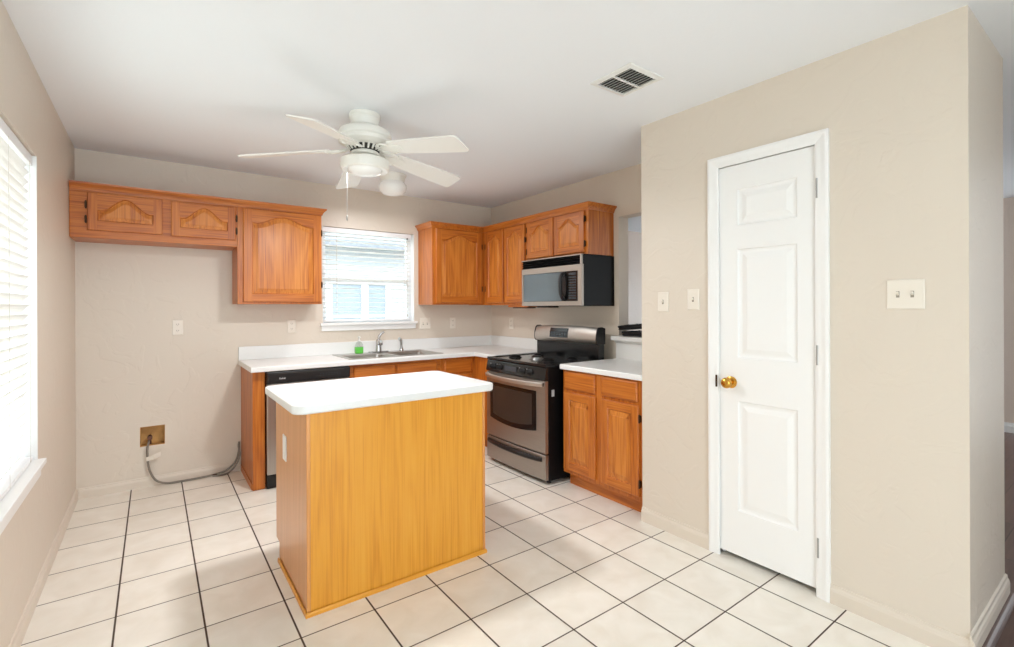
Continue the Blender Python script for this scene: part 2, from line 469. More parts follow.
# ------------------------------------------------------------------ cabinet door builder
def outline(w, h, st, br, tr, arch, n=28):
    """opening of a door frame, counter-clockwise from bottom left; arch = rise of the cathedral top"""
    L = [(st, br), (w - st, br)]
    top = []
    for k in range(n + 1):
        t = 1 - 2 * k / n
        x = w / 2 + t * (w / 2 - st)
        a = abs(t)
        s = 0 if a > 0.86 else (0.5 + 0.5 * math.cos(PI * a / 0.86)) ** 0.85
        top.append((x, h - tr - arch + arch * s))
    return L + top

def inset(pts, d):
    n = len(pts); out = []
    for i in range(n):
        p0, p1, p2 = Vector(pts[i - 1]), Vector(pts[i]), Vector(pts[(i + 1) % n])
        a = (p1 - p0); b = (p2 - p1)
        if a.length < 1e-9: a = b
        if b.length < 1e-9: b = a
        a.normalize(); b.normalize()
        na, nb_ = Vector((-a.y, a.x)), Vector((-b.y, b.x))
        m = (na + nb_)
        m = m.normalized() if m.length > 1e-6 else na
        m = m / max(0.45, m.dot(na))
        out.append(tuple(p1 + m * d))
    return out

def make_door(parent, F, w, h, arch=0.05, st=0.055, br=0.055, tr=0.04, hinge=None, mats=None, grain_h='oak_x', raise_in=0.03, name='door', hz=None):
    """raised-panel door: frame (stiles and rails) > raised_panel, hinges"""
    D = 0.019
    ol = outline(w, h, st, br, tr, arch)
    bm = nb()
    def V(x, y, ww): return bm.verts.new(F(x, y, ww))
    e = 0.004
    # front stiles, bottom rail, top rail
    def quad(pts, mi):
        f = bm.faces.new([V(*p) for p in pts]); f.material_index = mi
    quad([(e, e, D), (st, e, D), (st, h - e, D), (e, h - e, D)], 0)
    quad([(w - st, e, D), (w - e, e, D), (w - e, h - e, D), (w - st, h - e, D)], 0)
    quad([(st, e, D), (w - st, e, D), (w - st, br, D), (st, br, D)], 1)
    top = ol[2:]
    for a, b in zip(top[:-1], top[1:]):
        quad([(b[0], b[1], D), (a[0], a[1], D), (a[0], h - e, D), (b[0], h - e, D)], 1)
    # inner edge of the frame
    n = len(ol)
    inn = inset(ol, 0.006)
    for i in range(n):
        j = (i + 1) % n
        quad([(*ol[i], D), (*ol[j], D), (*inn[j], D - 0.009), (*inn[i], D - 0.009)], 0)
    # outer rounded edge, sides and back
    for (a, b) in (((0, 0), (w, 0)), ((w, 0), (w, h)), ((w, h), (0, h)), ((0, h), (0, 0))):
        ca = (min(max(a[0], e), w - e), min(max(a[1], e), h - e)); cb = (min(max(b[0], e), w - e), min(max(b[1], e), h - e))
        quad([(*ca, D), (*cb, D), (*b, D - e), (*a, D - e)], 0)
        quad([(*a, D - e), (*b, D - e), (*b, 0), (*a, 0)], 0)
    quad([(0, 0, 0), (w, 0, 0), (w, h, 0), (0, h, 0)], 0)
    bmesh.ops.remove_doubles(bm, verts=bm.verts, dist=1e-5)
    d = link(name, bm, [M['oak_v'], M[grain_h]], parent)
    # raised panel
    bm = nb()
    lo = D - 0.009
    r0 = inset(ol, 0.004); r1 = inset(ol, 0.009); r2 = inset(ol, 0.009 + raise_in); r3 = inset(ol, 0.011 + raise_in)
    rings = [[F(x, y, 0.006) for x, y in r0], [F(x, y, lo) for x, y in r0], [F(x, y, lo) for x, y in r1], [F(x, y, D - 0.003) for x, y in r2], [F(x, y, D - 0.001) for x, y in r3]]
    loft(bm, rings, cap0=False)
    link('raised_panel', bm, M['panel_v'], d)
    if hinge:
        x = -0.006 if hinge == 'left' else w + 0.006
        for zz in (hz or (h * 0.2, h * 0.8)):
            bm = nb()
            mbox(bm, F, x - 0.007, x + 0.007, zz - 0.021, zz + 0.021, 0.0, 0.015, 0.002)
            mbox(bm, F, x - 0.004, x + 0.004, zz - 0.027, zz + 0.027, 0.010, 0.020, 0.003)
            link('hinge', bm, M['bronze'], d)
    return d

def make_drawer(parent, F, w, h, grain_h='oak_y', name='drawer_front'):
    bm = nb()
    loft(bm, [[F(0, 0, 0), F(w, 0, 0), F(w, h, 0), F(0, h, 0)],
              [F(0, 0, .012), F(w, 0, .012), F(w, h, .012), F(0, h, .012)],
              [F(.004, .004, .016), F(w - .004, .004, .016), F(w - .004, h - .004, .016), F(.004, h - .004, .016)],
              [F(.010, .010, .019), F(w - .010, .010, .019), F(w - .010, h - .010, .019), F(.010, h - .010, .019)]])
    return link(name, bm, M[grain_h], parent)

# ================================================================== SETTING
XL, XR, YB, H = -0.44, 3.082, 4.437, 2.44
PX, PN, PF, PE = 2.45, 0.42, 1.894, 3.115     # pantry face, near end, far end, right side
YO, XO, YW = -1.3, 7.2, 4.62                  # open side behind the camera, living room limits

bm = nb()
def face(bm, pts, mi=0):
    f = bm.faces.new([bm.verts.new(p) for p in pts]); f.material_index = mi
box(bm, XL - .13, PX, YO, YB + .13, -0.05, 0, mi=0)
box(bm, PX, XR + .12, PN, YB + .13, -0.05, 0, mi=0)
box(bm, PX, XO + .1, YO, PN, -0.05, 0, mi=1)
box(bm, XR + .12, XO + .1, PN, YW + .1, -0.05, 0, mi=1)
struct(link('floor', bm, [M['tile'], M['plank']], origin=(0, 0, 0)))
bm = nb(); box(bm, XL - .13, XO + .1, YO, YW + .1, H, H + .1)
struct(link('ceiling', bm, M['ceiling'], origin=(0, 0, H)))

# left wall with window opening
LW0, LW1, LZ0, LZ1 = 1.90, 3.085, 0.60, 2.035
bm = nb()
box(bm, XL - .13, XL, YO, LW0, 0, H); box(bm, XL - .13, XL, LW1, YB + .13, 0, H)
box(bm, XL - .13, XL, LW0, LW1, 0, LZ0); box(bm, XL - .13, XL, LW0, LW1, LZ1, H)
struct(link('wall_left', bm, M['wall'], origin=(0, 0, 0)))
# back wall with sink window opening and the refrigerator water box hole
BW0, BW1, BZ0, BZ1 = 1.232, 2.132, 1.165, 2.062
HX0, HX1, HZ0, HZ1 = -0.084, 0.068, 0.300, 0.446
bm = nb()
box(bm, XL, HX0, YB, YB + .13, 0, H); box(bm, HX1, BW0, YB, YB + .13, 0, H); box(bm, BW1, XR + .12, YB, YB + .13, 0, H)
box(bm, HX0, HX1, YB, YB + .13, 0, HZ0); box(bm, HX0, HX1, YB, YB + .13, HZ1, H)
box(bm, BW0, BW1, YB, YB + .13, 0, BZ0); box(bm, BW0, BW1, YB, YB + .13, BZ1, H)
struct(link('wall_back', bm, M['wall'], origin=(0, 0, 0)))
# right wall with pass-through
PT0, PT1, PZ0, PZ1 = 1.96, 2.61, 1.04, 2.06
bm = nb()
box(bm, XR, XR + .12, PT1, YB, 0, H); box(bm, XR, XR + .12, PF - .05, PT0, 0, H)
box(bm, XR, XR + .12, PT0, PT1, 0, PZ0); box(bm, XR, XR + .12, PT0, PT1, PZ1, H)
struct(link('wall_right', bm, M['wall'], origin=(0, 0, 0)))
# pantry walls
DO0, DO1, DZ = 0.916, 1.402, 2.066
bm = nb()
box(bm, PX, PX + .10, PN, DO0, 0, H, 0.0); box(bm, PX, PX + .10, DO1, PF, 0, H); box(bm, PX, PX + .10, DO0, DO1, DZ, H)
box(bm, PX + .10, PE, PF - .10, PF, 0, H)
struct(link('wall_pantry', bm, M['wall'], origin=(0, 0, 0)))
bm = nb()
box(bm, PX + .10, PE, PN, PN + .10, 0, H); box(bm, PE - .10, PE, PN + .10, PF - .10, 0, H)
struct(link('wall_pantry_end', bm, M['wall'], origin=(0, 0, 0)))
# living room beyond
bm = nb(); box(bm, XR + .12, XO, YW, YW + .1, 0, H)
struct(link('wall_living_back', bm, M['wall_living'], origin=(0, 0, 0)))
bm = nb(); box(bm, XO, XO + .1, YO, 1.4, 0, H); box(bm, XO, XO + .1, 4.2, YW + .1, 0, H); box(bm, XO, XO + .1, 1.4, 4.2, 0, .85); box(bm, XO, XO + .1, 1.4, 4.2, 1.75, H)  # unseen opening in this wall added to let light into the living room
struct(link('wall_living_side', bm, M['wall_living'], origin=(0, 0, 0)))

bm = nb(); box(bm, 1.4, 6.2, YO - .1, YO, 0, H)  # unseen partial wall, added behind the camera to shade the pantry end
struct(link('shade_wall_rear', bm, M['wall_living'], origin=(0, 0, 0)))
# baseboards
BBP = [(0, 0), (0.014, 0), (0.014, 0.055), (0.011, 0.066), (0.007, 0.072), (0.006, 0.082), (0, 0.085)]
bm = nb(); sweep(bm, [(XL, YO), (XL, YB - .0)], [(o, z * .84) for o, z in BBP], 1)
struct(link('baseboard_left', bm, M['trim_beige'], origin=(0, 0, 0)))
bm = nb(); sweep(bm, [(XL + .014, YB), (0.572, YB)], [(o, z * .84) for o, z in BBP], 1)
struct(link('baseboard_back', bm, M['trim_beige'], origin=(0, 0, 0)))
bm = nb(); sweep(bm, [(PX, PF), (PX, 1.446)], BBP, 1); sweep(bm, [(PX, 0.872), (PX, PN)], BBP, 1)
struct(link('baseboard_pantry', bm, M['trim_beige'], origin=(0, 0, 0)))
bm = nb(); sweep(bm, [(PX - .014, PN), (PE + .014, PN)], [(o * 1.1, z * 1.25) for o, z in BBP], 1)
struct(link('baseboard_pantry_end', bm, M['trim_beige'], origin=(0, 0, 0)))
bm = nb(); sweep(bm, [(PX - .014, PN - .0155), (PE + .03, PN - .0155)], [(0, 0), (0.022, 0), (0.021, 0.009), (0.016, 0.018), (0.008, 0.024), (0, 0.026)], 1)
struct(link('trim_1', bm, M['dark_trim'], origin=(0, 0, 0)))
bm = nb(); sweep(bm, [(XO, YW), (XO, YO)], [(o, z * 1.2) for o, z in BBP], 1)
struct(link('baseboard_living', bm, M['white_trim'], origin=(0, 0, 0)))

# pantry door casing + door
bm = nb()
CP = [(0, 0), (0, .017), (.012, .019), (.030, .014), (.046, .012), (.056, .009), (.056, 0)]   # across from outer edge, thickness
def casing(bm, y0, y1, zt, x):
    wv = .056
    pts = [(y1 + 0, 0), (y1, zt), (y0, zt), (y0, 0)]
    rings = []
    for i, (y, z) in enumerate(pts):
        ring = []
        for c, t in CP:
            yy = y - c if y == y1 else y + c
            zz = z - c if z == zt else z
            ring.append(Vector((x - t, yy, zz)))
        rings.append(ring)
    loft(bm, rings)
casing(bm, 0.872, 1.446, 2.117, PX)
# jamb
box(bm, PX - .001, PX + .10, DO0 - .012, DO0, 0, DZ + .012); box(bm, PX - .001, PX + .10, DO1, DO1 + .012, 0, DZ + .012); box(bm, PX - .001, PX + .10, DO0, DO1, DZ, DZ + .012)
box(bm, PX + .042, PX + .055, DO0, DO0 + .012, 0, DZ); box(bm, PX + .042, PX + .055, DO1 - .012, DO1, 0, DZ); box(bm, PX + .042, PX + .055, DO0, DO1, DZ - .012, DZ)
struct(link('trim_2', bm, M['white_trim'], origin=(0, 0, 0)))

d0, d1, dz0, dz1 = DO0 + .006, DO1 - .004, 0.030, DZ - .007
DF = frame((PX + .004, d1, dz0), (0, -1, 0), (-1, 0, 0))      # u from the knob side to the hinge side
DWd, DHt = d1 - d0, dz1 - dz0
bm = nb()
pan = [(1.300, 1.008, 0.262, 0.832), (1.300, 1.008, 1.055, 1.620), (1.300, 1.020, 1.742, 1.932)]
ys = [0, d1 - 1.294, d1 - 1.008, DWd]
zs = [0, .262 - dz0, .832 - dz0, 1.055 - dz0, 1.620 - dz0, 1.742 - dz0, 1.932 - dz0, DHt]
for i in range(3):
    for j in range(7):
        if i == 1 and j in (1, 3, 5):
            a0, a1, b0, b1 = ys[1], ys[2], zs[j], zs[j + 1]
            def rg(d, ww): return [DF(a0 + d, b0 + d, ww), DF(a1 - d, b0 + d, ww), DF(a1 - d, b1 - d, ww), DF(a0 + d, b1 - d, ww)]
            loft(bm, [rg(0, 0), rg(.006, -.007), rg(.014, -.009), rg(.022, -.009), rg(.046, -.002), rg(.049, -.0015)], cap0=False)
        else:
            face(bm, [DF(ys[i], zs[j], 0), DF(ys[i + 1], zs[j], 0), DF(ys[i + 1], zs[j + 1], 0), DF(ys[i], zs[j + 1], 0)])
for a, b in (((0, 0), (DWd, 0)), ((DWd, 0), (DWd, DHt)), ((DWd, DHt), (0, DHt)), ((0, DHt), (0, 0))):
    face(bm, [DF(*a, 0), DF(*b, 0), DF(*b, -.034), DF(*a, -.034)])
face(bm, [DF(0, 0, -.034), DF(DWd, 0, -.034), DF(DWd, DHt, -.034), DF(0, DHt, -.034)])
bmesh.ops.remove_doubles(bm, verts=bm.verts, dist=1e-5)
door = struct(link('door_1', bm, M['white_trim']))
bm = nb(); lathe(bm, (PX + .004, 1.329, 0.926), [(.031, 0), (.031, .004), (.026, .007), (.012, .010), (.011, .026), (.018, .031), (.026, .040), (.028, .050), (.025, .060), (.016, .066), (.006, .068)], (-1, 0, 0), 28)
k = link('door_knob', bm, M['brass'], door, smooth=True); k['label'] = 'round polished brass knob'
bm = nb(); box(bm, PX - .0185, PX - .006, 1.397, 1.404, .895, .958, .001)
k = link('strike_plate', bm, M['bronze'], door); k['label'] = 'dark latch strike plate'
for z in (1.86, 1.10, 0.225):
    bm = nb(); lathe(bm, (PX - .008, DO0 + .003, z - .045), [(.006, 0), (.006, .09)], n=12)
    box(bm, PX - .006, PX + .004, DO0 - .004, DO0 + .012, z - .042, z + .042, .001)
    link('hinge', bm, M['steel_hinge'], door)

# windows -----------------------------------------------------------
# left window
wl = thing('window_1', (XL - .09, LW0, LZ0), '', '')
del wl['label']; del wl['category']; struct(wl)
def vinyl_window(root, F, w, h, rail):
    bm = nb(); t = .045
    mbox(bm, F, 0, t, 0, h, 0, .06, .004); mbox(bm, F, w - t, w, 0, h, 0, .06, .004)
    mbox(bm, F, t, w - t, 0, t, 0, .06, .004); mbox(bm, F, t, w - t, h - t, h, 0, .06, .004)
    mbox(bm, F, t, w - t, rail - .022, rail + .022, 0, .05, .004)
    link('window_frame', bm, M['vinyl'], root)
    for a, b in ((t, rail - .022), (rail + .022, h - t)):
        bm = nb(); mbox(bm, F, t - .002, w - t + .002, a - .002, b + .002, .02, .024)
        link('pane', bm, M['glass'], root)
WF = frame((XL - .125, LW0, LZ0), (0, 1, 0), (1, 0, 0)); vinyl_window(wl, WF, LW1 - LW0, LZ1 - LZ0, (LZ1 - LZ0) * .5)
# white window reveal, stool and apron
bm = nb(); box(bm, XL - .065, XL + .001, LW1 - .004, LW1, LZ0 + .022, LZ1); box(bm, XL - .065, XL + .001, LW0, LW0 + .004, LZ0 + .022, LZ1)
link('window_reveal', bm, M['white_trim'], wl)
bm = nb(); slab(bm, XL - .065, XL + .03, LW0 - .03, LW1 + .012, LZ0 - .002, LZ0 + .022, .003, .003)
box(bm, XL + .0005, XL + .012, LW0 - .02, LW1 + .004, LZ0 - .055, LZ0 - .002, .003)
link('window_sill', bm, M['white_trim'], wl)
# sink window
wb = thing('window_2', (BW0, YB + .09, BZ0), '', '')
del wb['label']; del wb['category']; struct(wb)
WF2 = frame((BW1, YB + .125, BZ0), (-1, 0, 0), (0, -1, 0)); vinyl_window(wb, WF2, BW1 - BW0, BZ1 - BZ0, 1.585 - BZ0)
bm = nb(); slab(bm, BW0 - .026, BW1 + .026, YB - .030, YB + .065, BZ0 - .003, BZ0 + .022, .003, .003)
box(bm, BW0 - .012, BW1 + .012, YB - .012, YB - .0005, BZ0 - .052, BZ0 - .003, .003)
link('window_sill', bm, M['white_trim'], wb)
bm = nb(); box(bm, BW1 - .003, BW1, YB - .001, YB + .065, BZ0 + .022, BZ1); box(bm, BW0, BW0 + .003, YB - .001, YB + .065, BZ0 + .022, BZ1)
link('window_reveal', bm, M['white_trim'], wb)

# blinds
def blind(name, F, w, h, tilt, mat, label, pitch=.0435, sw=.050, cords=(.1, .9), wand=None, rail_drop=0.0):
    root = thing(name, F(w / 2, h - .04, 0), label, 'window blind')
    bm = nb(); mbox(bm, F, 0, w, h - .045, h, -.024, .024, .003); link('headrail', bm, M['vinyl'], root)
    bm = nb(); mbox(bm, F, .002, w - .002, 0.002, .020, -.025, .025, .004); link('bottom_rail', bm, M['vinyl'], root)
    bm = nb(); v = .045
    ct, st_ = math.cos(tilt), math.sin(tilt)
    while v < h - .055:
        rg0, rg1 = [], []
        for s, cu in ((-1, 0), (-.5, .0022), (0, .003), (.5, .0022), (1, 0)):
            a = s * sw / 2
            rg0.append((a * ct - cu * st_, v + a * st_ + cu * ct))
            rg1.append((a * ct - (cu + .0022) * st_, v + a * st_ + (cu + .0022) * ct))
        ring = rg0 + rg1[::-1]
        loft(bm, [[F(.004, y, x) for x, y in ring], [F(w - .004, y, x) for x, y in ring]])
        v += pitch
    link('slats', bm, mat, root)
    for c in cords:
        bm = nb()
        for ww in (-.0265, .0265): mbox(bm, F, c * w - .0012, c * w + .0012, .01, h - .04, ww - .0006, ww + .0006)
        link('ladder_cord', bm, M['cord'], root)
    if wand is not None:
        bm = nb(); tube(bm, [F(wand, h - .045, .032), F(wand, h - .045 - .62 * h, .034)], .0035, 8)
        link('tilt_wand', bm, M['clear'] if False else M['cord'], root)
    return root
LF = frame((XL - .035, LW0 + .008, LZ0 + .024), (0, 1, 0), (1, 0, 0))
blind('window_blind', LF, LW1 - LW0 - .022, LZ1 - LZ0 - .028, math.radians(60), M['slat_l'], 'white horizontal slat blind in the tall window of the left wall', cords=(.25, .6, .93))
BF = frame((BW1 - .028, YB + .030, BZ0 + .030), (-1, 0, 0), (0, -1, 0))
blind('window_blind', BF, BW1 - BW0 - .034, BZ1 - BZ0 - .034, math.radians(6), M['slat_b'], 'white slat blind hanging open in the window over the sink', cords=(.06, .93), wand=None)
bm = nb(); tube(bm, [(1.36, YB + .000, BZ1 - .06), (1.36, YB - .002, BZ0 + .09)], .003, 8)
# tilt wand hangs from the sink blind
root = [o for o in bpy.data.objects if o.name == 'window_blind.001'][0]
link('tilt_wand', bm, M['cord'], root)
bm = nb(); box(bm, 2.052, 2.066, YB - .002, YB + .006, BZ1 - .062, BZ1 - .045, .002); link('cord_lock', bm, M['bronze'], root)
bm = nb(); tube(bm, [(2.058, YB + .002, BZ1 - .06), (2.058, YB + .002, BZ0 + .09)], .0012, 6); lathe(bm, (2.058, YB + .002, BZ0 + .068), [(.005, 0), (.006, .012), (.003, .026)], n=10)
link('lift_cord', bm, M['cord'], root)

# neighbour's house outside, ground
bm = nb(); box(bm, -2.0, 9.0, 8.2, 8.4, -.3, 2.35)
for (a, b, c, d) in ((2.35, 2.43, .55, 1.75), ):
    pass
nh = tag(link('house', bm, M['siding']), "pale sided neighbouring house seen through the sink window blind", 'house')
for (xa, xb) in ((2.42, 2.92), (3.04, 3.36)):
    bm = nb(); box(bm, xa, xb, 8.17, 8.2, .62, 1.72); link('window', bm, M['neighbor_glass'], nh)
bm = nb(); box(bm, 2.32, 3.46, 8.14, 8.17, 1.72, 1.82); box(bm, 2.32, 2.42, 8.14, 8.2, .52, 1.72); box(bm, 2.92, 3.04, 8.14, 8.2, .52, 1.72); box(bm, 3.36, 3.46, 8.14, 8.2, .52, 1.72); box(bm, 2.42, 3.36, 8.14, 8.2, .52, .62); box(bm, 2.42, 3.36, 8.155, 8.175, 1.15, 1.20)
link('window_trim', bm, M['vinyl'], nh)
bm = nb(); loft(bm, [[Vector((x, 7.75, 2.30)), Vector((x, 7.75, 2.42)), Vector((x, 9.6, 3.5)), Vector((x, 9.6, 3.3)), Vector((x, 8.4, 2.36))] for x in (-2.3, 9.3)])
link('roof', bm, M['roof'], nh)
bm = nb(); box(bm, -14, 14, YW + .3, 20, -.42, -.32); box(bm, -14, XL - .3, -6, YW + .3, -.42, -.32)
struct(link('ground', bm, M['lawn'], origin=(0, 0, -.42)))

# ================================================================== WALL CABINETS
UF = YB - .301         # face of back-wall uppers
CT = 2.135             # top of cabinet boxes
XU = XR - .301         # face of right-wall uppers
# short double-door cabinet at the left
t = thing('wall_cabinet', (.02, UF, 1.79), 'short wide oak wall cabinet with two arched doors in the left corner', 'cabinet')
bm = nb(); box(bm, XL + .002, .517, UF, YB - .001, 1.79, CT, .0015); link('body', bm, [M['oak_x']], t)
F = frame((-.349, UF - .0005, 1.840), (1, 0, 0), (0, -1, 0)); make_door(t, F, .403, .246, arch=.085, st=.052, br=.062, tr=.028, hinge='left', raise_in=.018, hz=(.07, .165))
F = frame((.104, UF - .0005, 1.838), (1, 0, 0), (0, -1, 0)); make_door(t, F, .402, .246, arch=.085, st=.052, br=.062, tr=.028, hinge='right', raise_in=.018, hz=(.07, .165))
# tall cabinet left of window
t = thing('wall_cabinet', (.815, UF, 1.355), 'oak wall cabinet with one large arched door, directly left of the sink window', 'cabinet')
bm = nb(); box(bm, .5185, 1.142, UF, YB - .001, 1.355, CT, .0015); link('body', bm, M['oak_v'], t)
F = frame((.557, UF - .0005, 1.372), (1, 0, 0), (0, -1, 0)); make_door(t, F, .576, .718, arch=.060, st=.060, br=.062, tr=.045, hinge='right')
CRP = [(0, -.038), (.006, -.038), (.009, -.028), (.016, -.014), (.028, -.002), (.034, .004), (.036, .014), (0, .014)]
bm = nb(); sweep(bm, [(XL + .003, UF - .0005), (1.1425, UF - .0005), (1.1425, YB - .002)], [(o, z + CT) for o, z in CRP], 1)
box(bm, XL + .003, 1.13, UF + .006, UF + .03, CT + .001, CT + .013)
tag(link('crown_moulding', bm, M['oak_x']), 'long oak crown moulding along the two cabinets left of the window', 'moulding')

# back-wall cabinet right of window
t = thing('wall_cabinet', (2.46, UF, 1.35), 'oak wall cabinet with one arched door, directly right of the sink window', 'cabinet')
bm = nb(); box(bm, 2.178, XU - .0005, UF, YB - .001, 1.35, CT, .0015)
link('body', bm, M['oak_v'], t)
F = frame((2.214, UF - .0005, 1.366), (1, 0, 0), (0, -1, 0)); make_door(t, F, .528, .722, arch=.058, st=.058, br=.060, tr=.045, hinge='right')
# right-wall tall cabinet with two narrow doors
t = thing('wall_cabinet', (XU + .16, 3.8, 1.345), 'oak corner wall cabinet with two narrow doors left of the microwave', 'cabinet')
bm = nb(); box(bm, XU, XR - .001, 3.424, YB - .001, 1.345, CT, .0015); link('body', bm, M['oak_v'], t)
F = frame((XU - .0005, 4.085, 1.366), (0, -1, 0), (-1, 0, 0)); make_door(t, F, .305, .722, arch=.050, st=.05, br=.06, tr=.045, hinge='left', grain_h='oak_y', raise_in=.024)
F = frame((XU - .0005, 3.762, 1.366), (0, -1, 0), (-1, 0, 0)); make_door(t, F, .316, .722, arch=.050, st=.05, br=.06, tr=.045, hinge='right', grain_h='oak_y', raise_in=.024)
# over-microwave cabinet
t = thing('wall_cabinet', (XU + .16, 3.04, 1.742), 'short oak wall cabinet with two arched doors above the microwave', 'cabinet')
bm = nb(); box(bm, XU, XR - .001, 2.660, 3.423, 1.742, CT, .0015); link('body', bm, M['oak_v'], t)
F = frame((XU - .0005, 3.408, 1.760), (0, -1, 0), (-1, 0, 0)); make_door(t, F, .348, .330, arch=.062, st=.05, br=.055, tr=.04, grain_h='oak_y', hinge='left', raise_in=.02)
F = frame((XU - .0005, 3.046, 1.760), (0, -1, 0), (-1, 0, 0)); make_door(t, F, .352, .330, arch=.062, st=.05, br=.055, tr=.04, grain_h='oak_y', hinge='right', raise_in=.02)
bm = nb(); sweep(bm, [(2.1775, YB - .002), (2.1775, UF - .0005), (XU - .0005, UF - .0005), (XU - .0005, 2.6595), (XR - .002, 2.6595)], [(o, z + CT) for o, z in CRP], 1)
tag(link('crown_moulding', bm, M['oak_y']), 'oak crown moulding wrapping the cabinets right of the window and over the microwave', 'moulding')
# small wooden bracket block with a dark base under the corner cabinet
t = thing('under_cabinet_bracket', (XU + .12, 3.56, 1.315), 'small wooden bracket with a dark base under the corner cabinet beside the microwave', 'bracket')
bm = nb(); slab(bm, XU + .01, XU + .17, 3.435, 3.74, 1.322, 1.3445, .01, .003); link('frame', bm, M['oak_y'], t)
bm = nb(); slab(bm, XU + .03, XU + .15, 3.47, 3.70, 1.312, 1.3215, .02, .004); link('lens', bm, M['black_plastic'], t)  # flat dark base of the bracket, not a lamp part

# ================================================================== BASE CABINETS
BY = 3.866     # face of back-run base cabinets
CH = 0.862     # cabinet top
bm = nb()
t = thing('base_cabinet_end_panel', (.615, 4.13, 0), 'oak end panel closing the counter run left of the dishwasher', 'cabinet panel')
bm = nb(); box(bm, .578, .6605, BY, YB - .001, 0, CH, .001); link('panel', bm, M['oak_v'], t)
bm = nb(); box(bm, .571, .5775, BY + .01, YB - .016, 0, .05, .003); link('base_moulding', bm, M['oak_y'], t)

t = thing('base_cabinet', (1.72, 4.13, 0), 'oak sink base cabinet with false drawer fronts behind the island', 'cabinet')
bm = nb()
box(bm, 1.2745, 2.115, BY, BY + .02, .1, CH, .001); box(bm, 1.2745, 1.295, BY + .02, YB - .001, .0, CH); box(bm, 2.095, 2.115, BY + .02, YB - .001, 0, CH)
box(bm, 1.295, 2.095, BY + .02, YB - .001, .1, .12); box(bm, 1.295, 2.095, BY + .07, BY + .085, 0, .1)
link('body', bm, M['oak_x'], t)
for a, b in ((1.315, 1.675), (1.69, 2.075)):
    F = frame((a, BY - .0005, .715), (1, 0, 0), (0, -1, 0)); make_drawer(t, F, b - a, .125, 'oak_x', 'false_drawer_front')
    F = frame((a, BY - .0005, .125), (1, 0, 0), (0, -1, 0)); make_door(t, F, b - a, .575, arch=0, st=.055, br=.055, tr=.055)
t = thing('base_cabinet', (2.30, 4.13, 0), 'oak corner base cabinet between the sink cabinet and the range', 'cabinet')
bm = nb()
loft(bm, [[Vector((x, y, z)) for x, y in ((2.1165, BY), (2.478, BY), (2.478, 3.462), (XR - .001, 3.462), (XR - .001, YB - .001), (2.1165, YB - .001))] for z in (.1, CH)])
loft(bm, [[Vector((x, y, z)) for x, y in ((2.1165, BY + .07), (2.55, BY + .07), (2.55, 3.462), (XR - .001, 3.462), (XR - .001, YB - .001), (2.1165, YB - .001))] for z in (0, .1)])
link('body', bm, M['oak_v'], t)
F = frame((2.150, BY - .0005, .715), (1, 0, 0), (0, -1, 0)); make_drawer(t, F, .296, .125, 'oak_x')
F = frame((2.150, BY - .0005, .125), (1, 0, 0), (0, -1, 0)); make_door(t, F, .296, .575, arch=0, st=.05, br=.055, tr=.055)

# right base cabinet
RX = 2.472
t = thing('base_cabinet', (2.78, 2.27, 0), 'oak base cabinet with two drawers and two doors right of the range', 'cabinet')
bm = nb(); box(bm, RX, XR - .001, PF + .001, 2.622, .1, CH, .001); link('body', bm, M['oak_v'], t)
bm = nb(); box(bm, RX + .06, XR - .001, PF + .001, 2.615, 0, .0995); link('toe_kick', bm, M['oak_y'], t)
F = frame((RX - .0005, 2.598, .722), (0, -1, 0), (-1, 0, 0)); make_drawer(t, F, .302, .128)
F = frame((RX - .0005, 2.240, .722), (0, -1, 0), (-1, 0, 0)); make_drawer(t, F, .302, .128)
F = frame((RX - .0005, 2.606, .130), (0, -1, 0), (-1, 0, 0)); make_door(t, F, .312, .570, arch=0, st=.058, br=.058, tr=.055, grain_h='oak_y')
F = frame((RX - .0005, 2.240, .130), (0, -1, 0), (-1, 0, 0)); make_door(t, F, .312, .570, arch=0, st=.058, br=.058, tr=.055, grain_h='oak_y', hinge='right', hz=(.08, .49))

# ------------------------------------------------------------------ countertops
C0, C1 = CH + .0005, .900
SX0, SX1, SY0, SY1 = 1.305, 2.135, 3.885, 4.335     # sink cut-out
CF, CRX = 3.800, 2.442                              # front edge lines
t = thing('countertop', (1.5, 4.1, C0), 'white laminate counter with backsplash running under the window to the range', 'countertop')
bm = nb()
b = .012
box(bm, .560, SX0, CF + b, YB - .0015, C0, C1); box(bm, SX1, CRX + b, CF + b, YB - .0015, C0, C1)
box(bm, SX0, SX1, CF + b, SY0, C0, C1); box(bm, SX0, SX1, SY1, YB - .0015, C0, C1)
box(bm, CRX + b, XR - .0015, 3.458, YB - .0015, C0, C1)
nose = [(-.0, C0), (b - .004, C0), (b, C0 + .004), (b, C1 - .006), (b - .0035, C1 - .0012), (b - .007, C1), (-.0, C1)]
sweep(bm, [(.560, CF + b), (CRX + b, CF + b), (CRX + b, 3.458)], nose, 1)
link('worktop', bm, M['laminate'], t)
bm = nb(); box(bm, .560, XR - .0015, YB - .021, YB - .0015, C1, 1.008, .003); box(bm, XR - .021, XR - .0015, 3.458, YB - .021, C1, 1.008, .003)
link('backsplash', bm, M['laminate'], t)
t = thing('countertop', (2.76, 2.27, C0), 'white laminate counter over the base cabinet right of the range', 'countertop')
bm = nb(); box(bm, CRX + b, XR - .0015, PF + .001, 2.630, C0, C1); sweep(bm, [(CRX + b, 2.630), (CRX + b, PF + .001)], nose, 1)
link('worktop', bm, M['laminate'], t)
bm = nb(); box(bm, XR - .024, XR - .0015, PF + .001, 2.622, C1, 1.028, .002); link('backsplash', bm, M['ledge'], t)
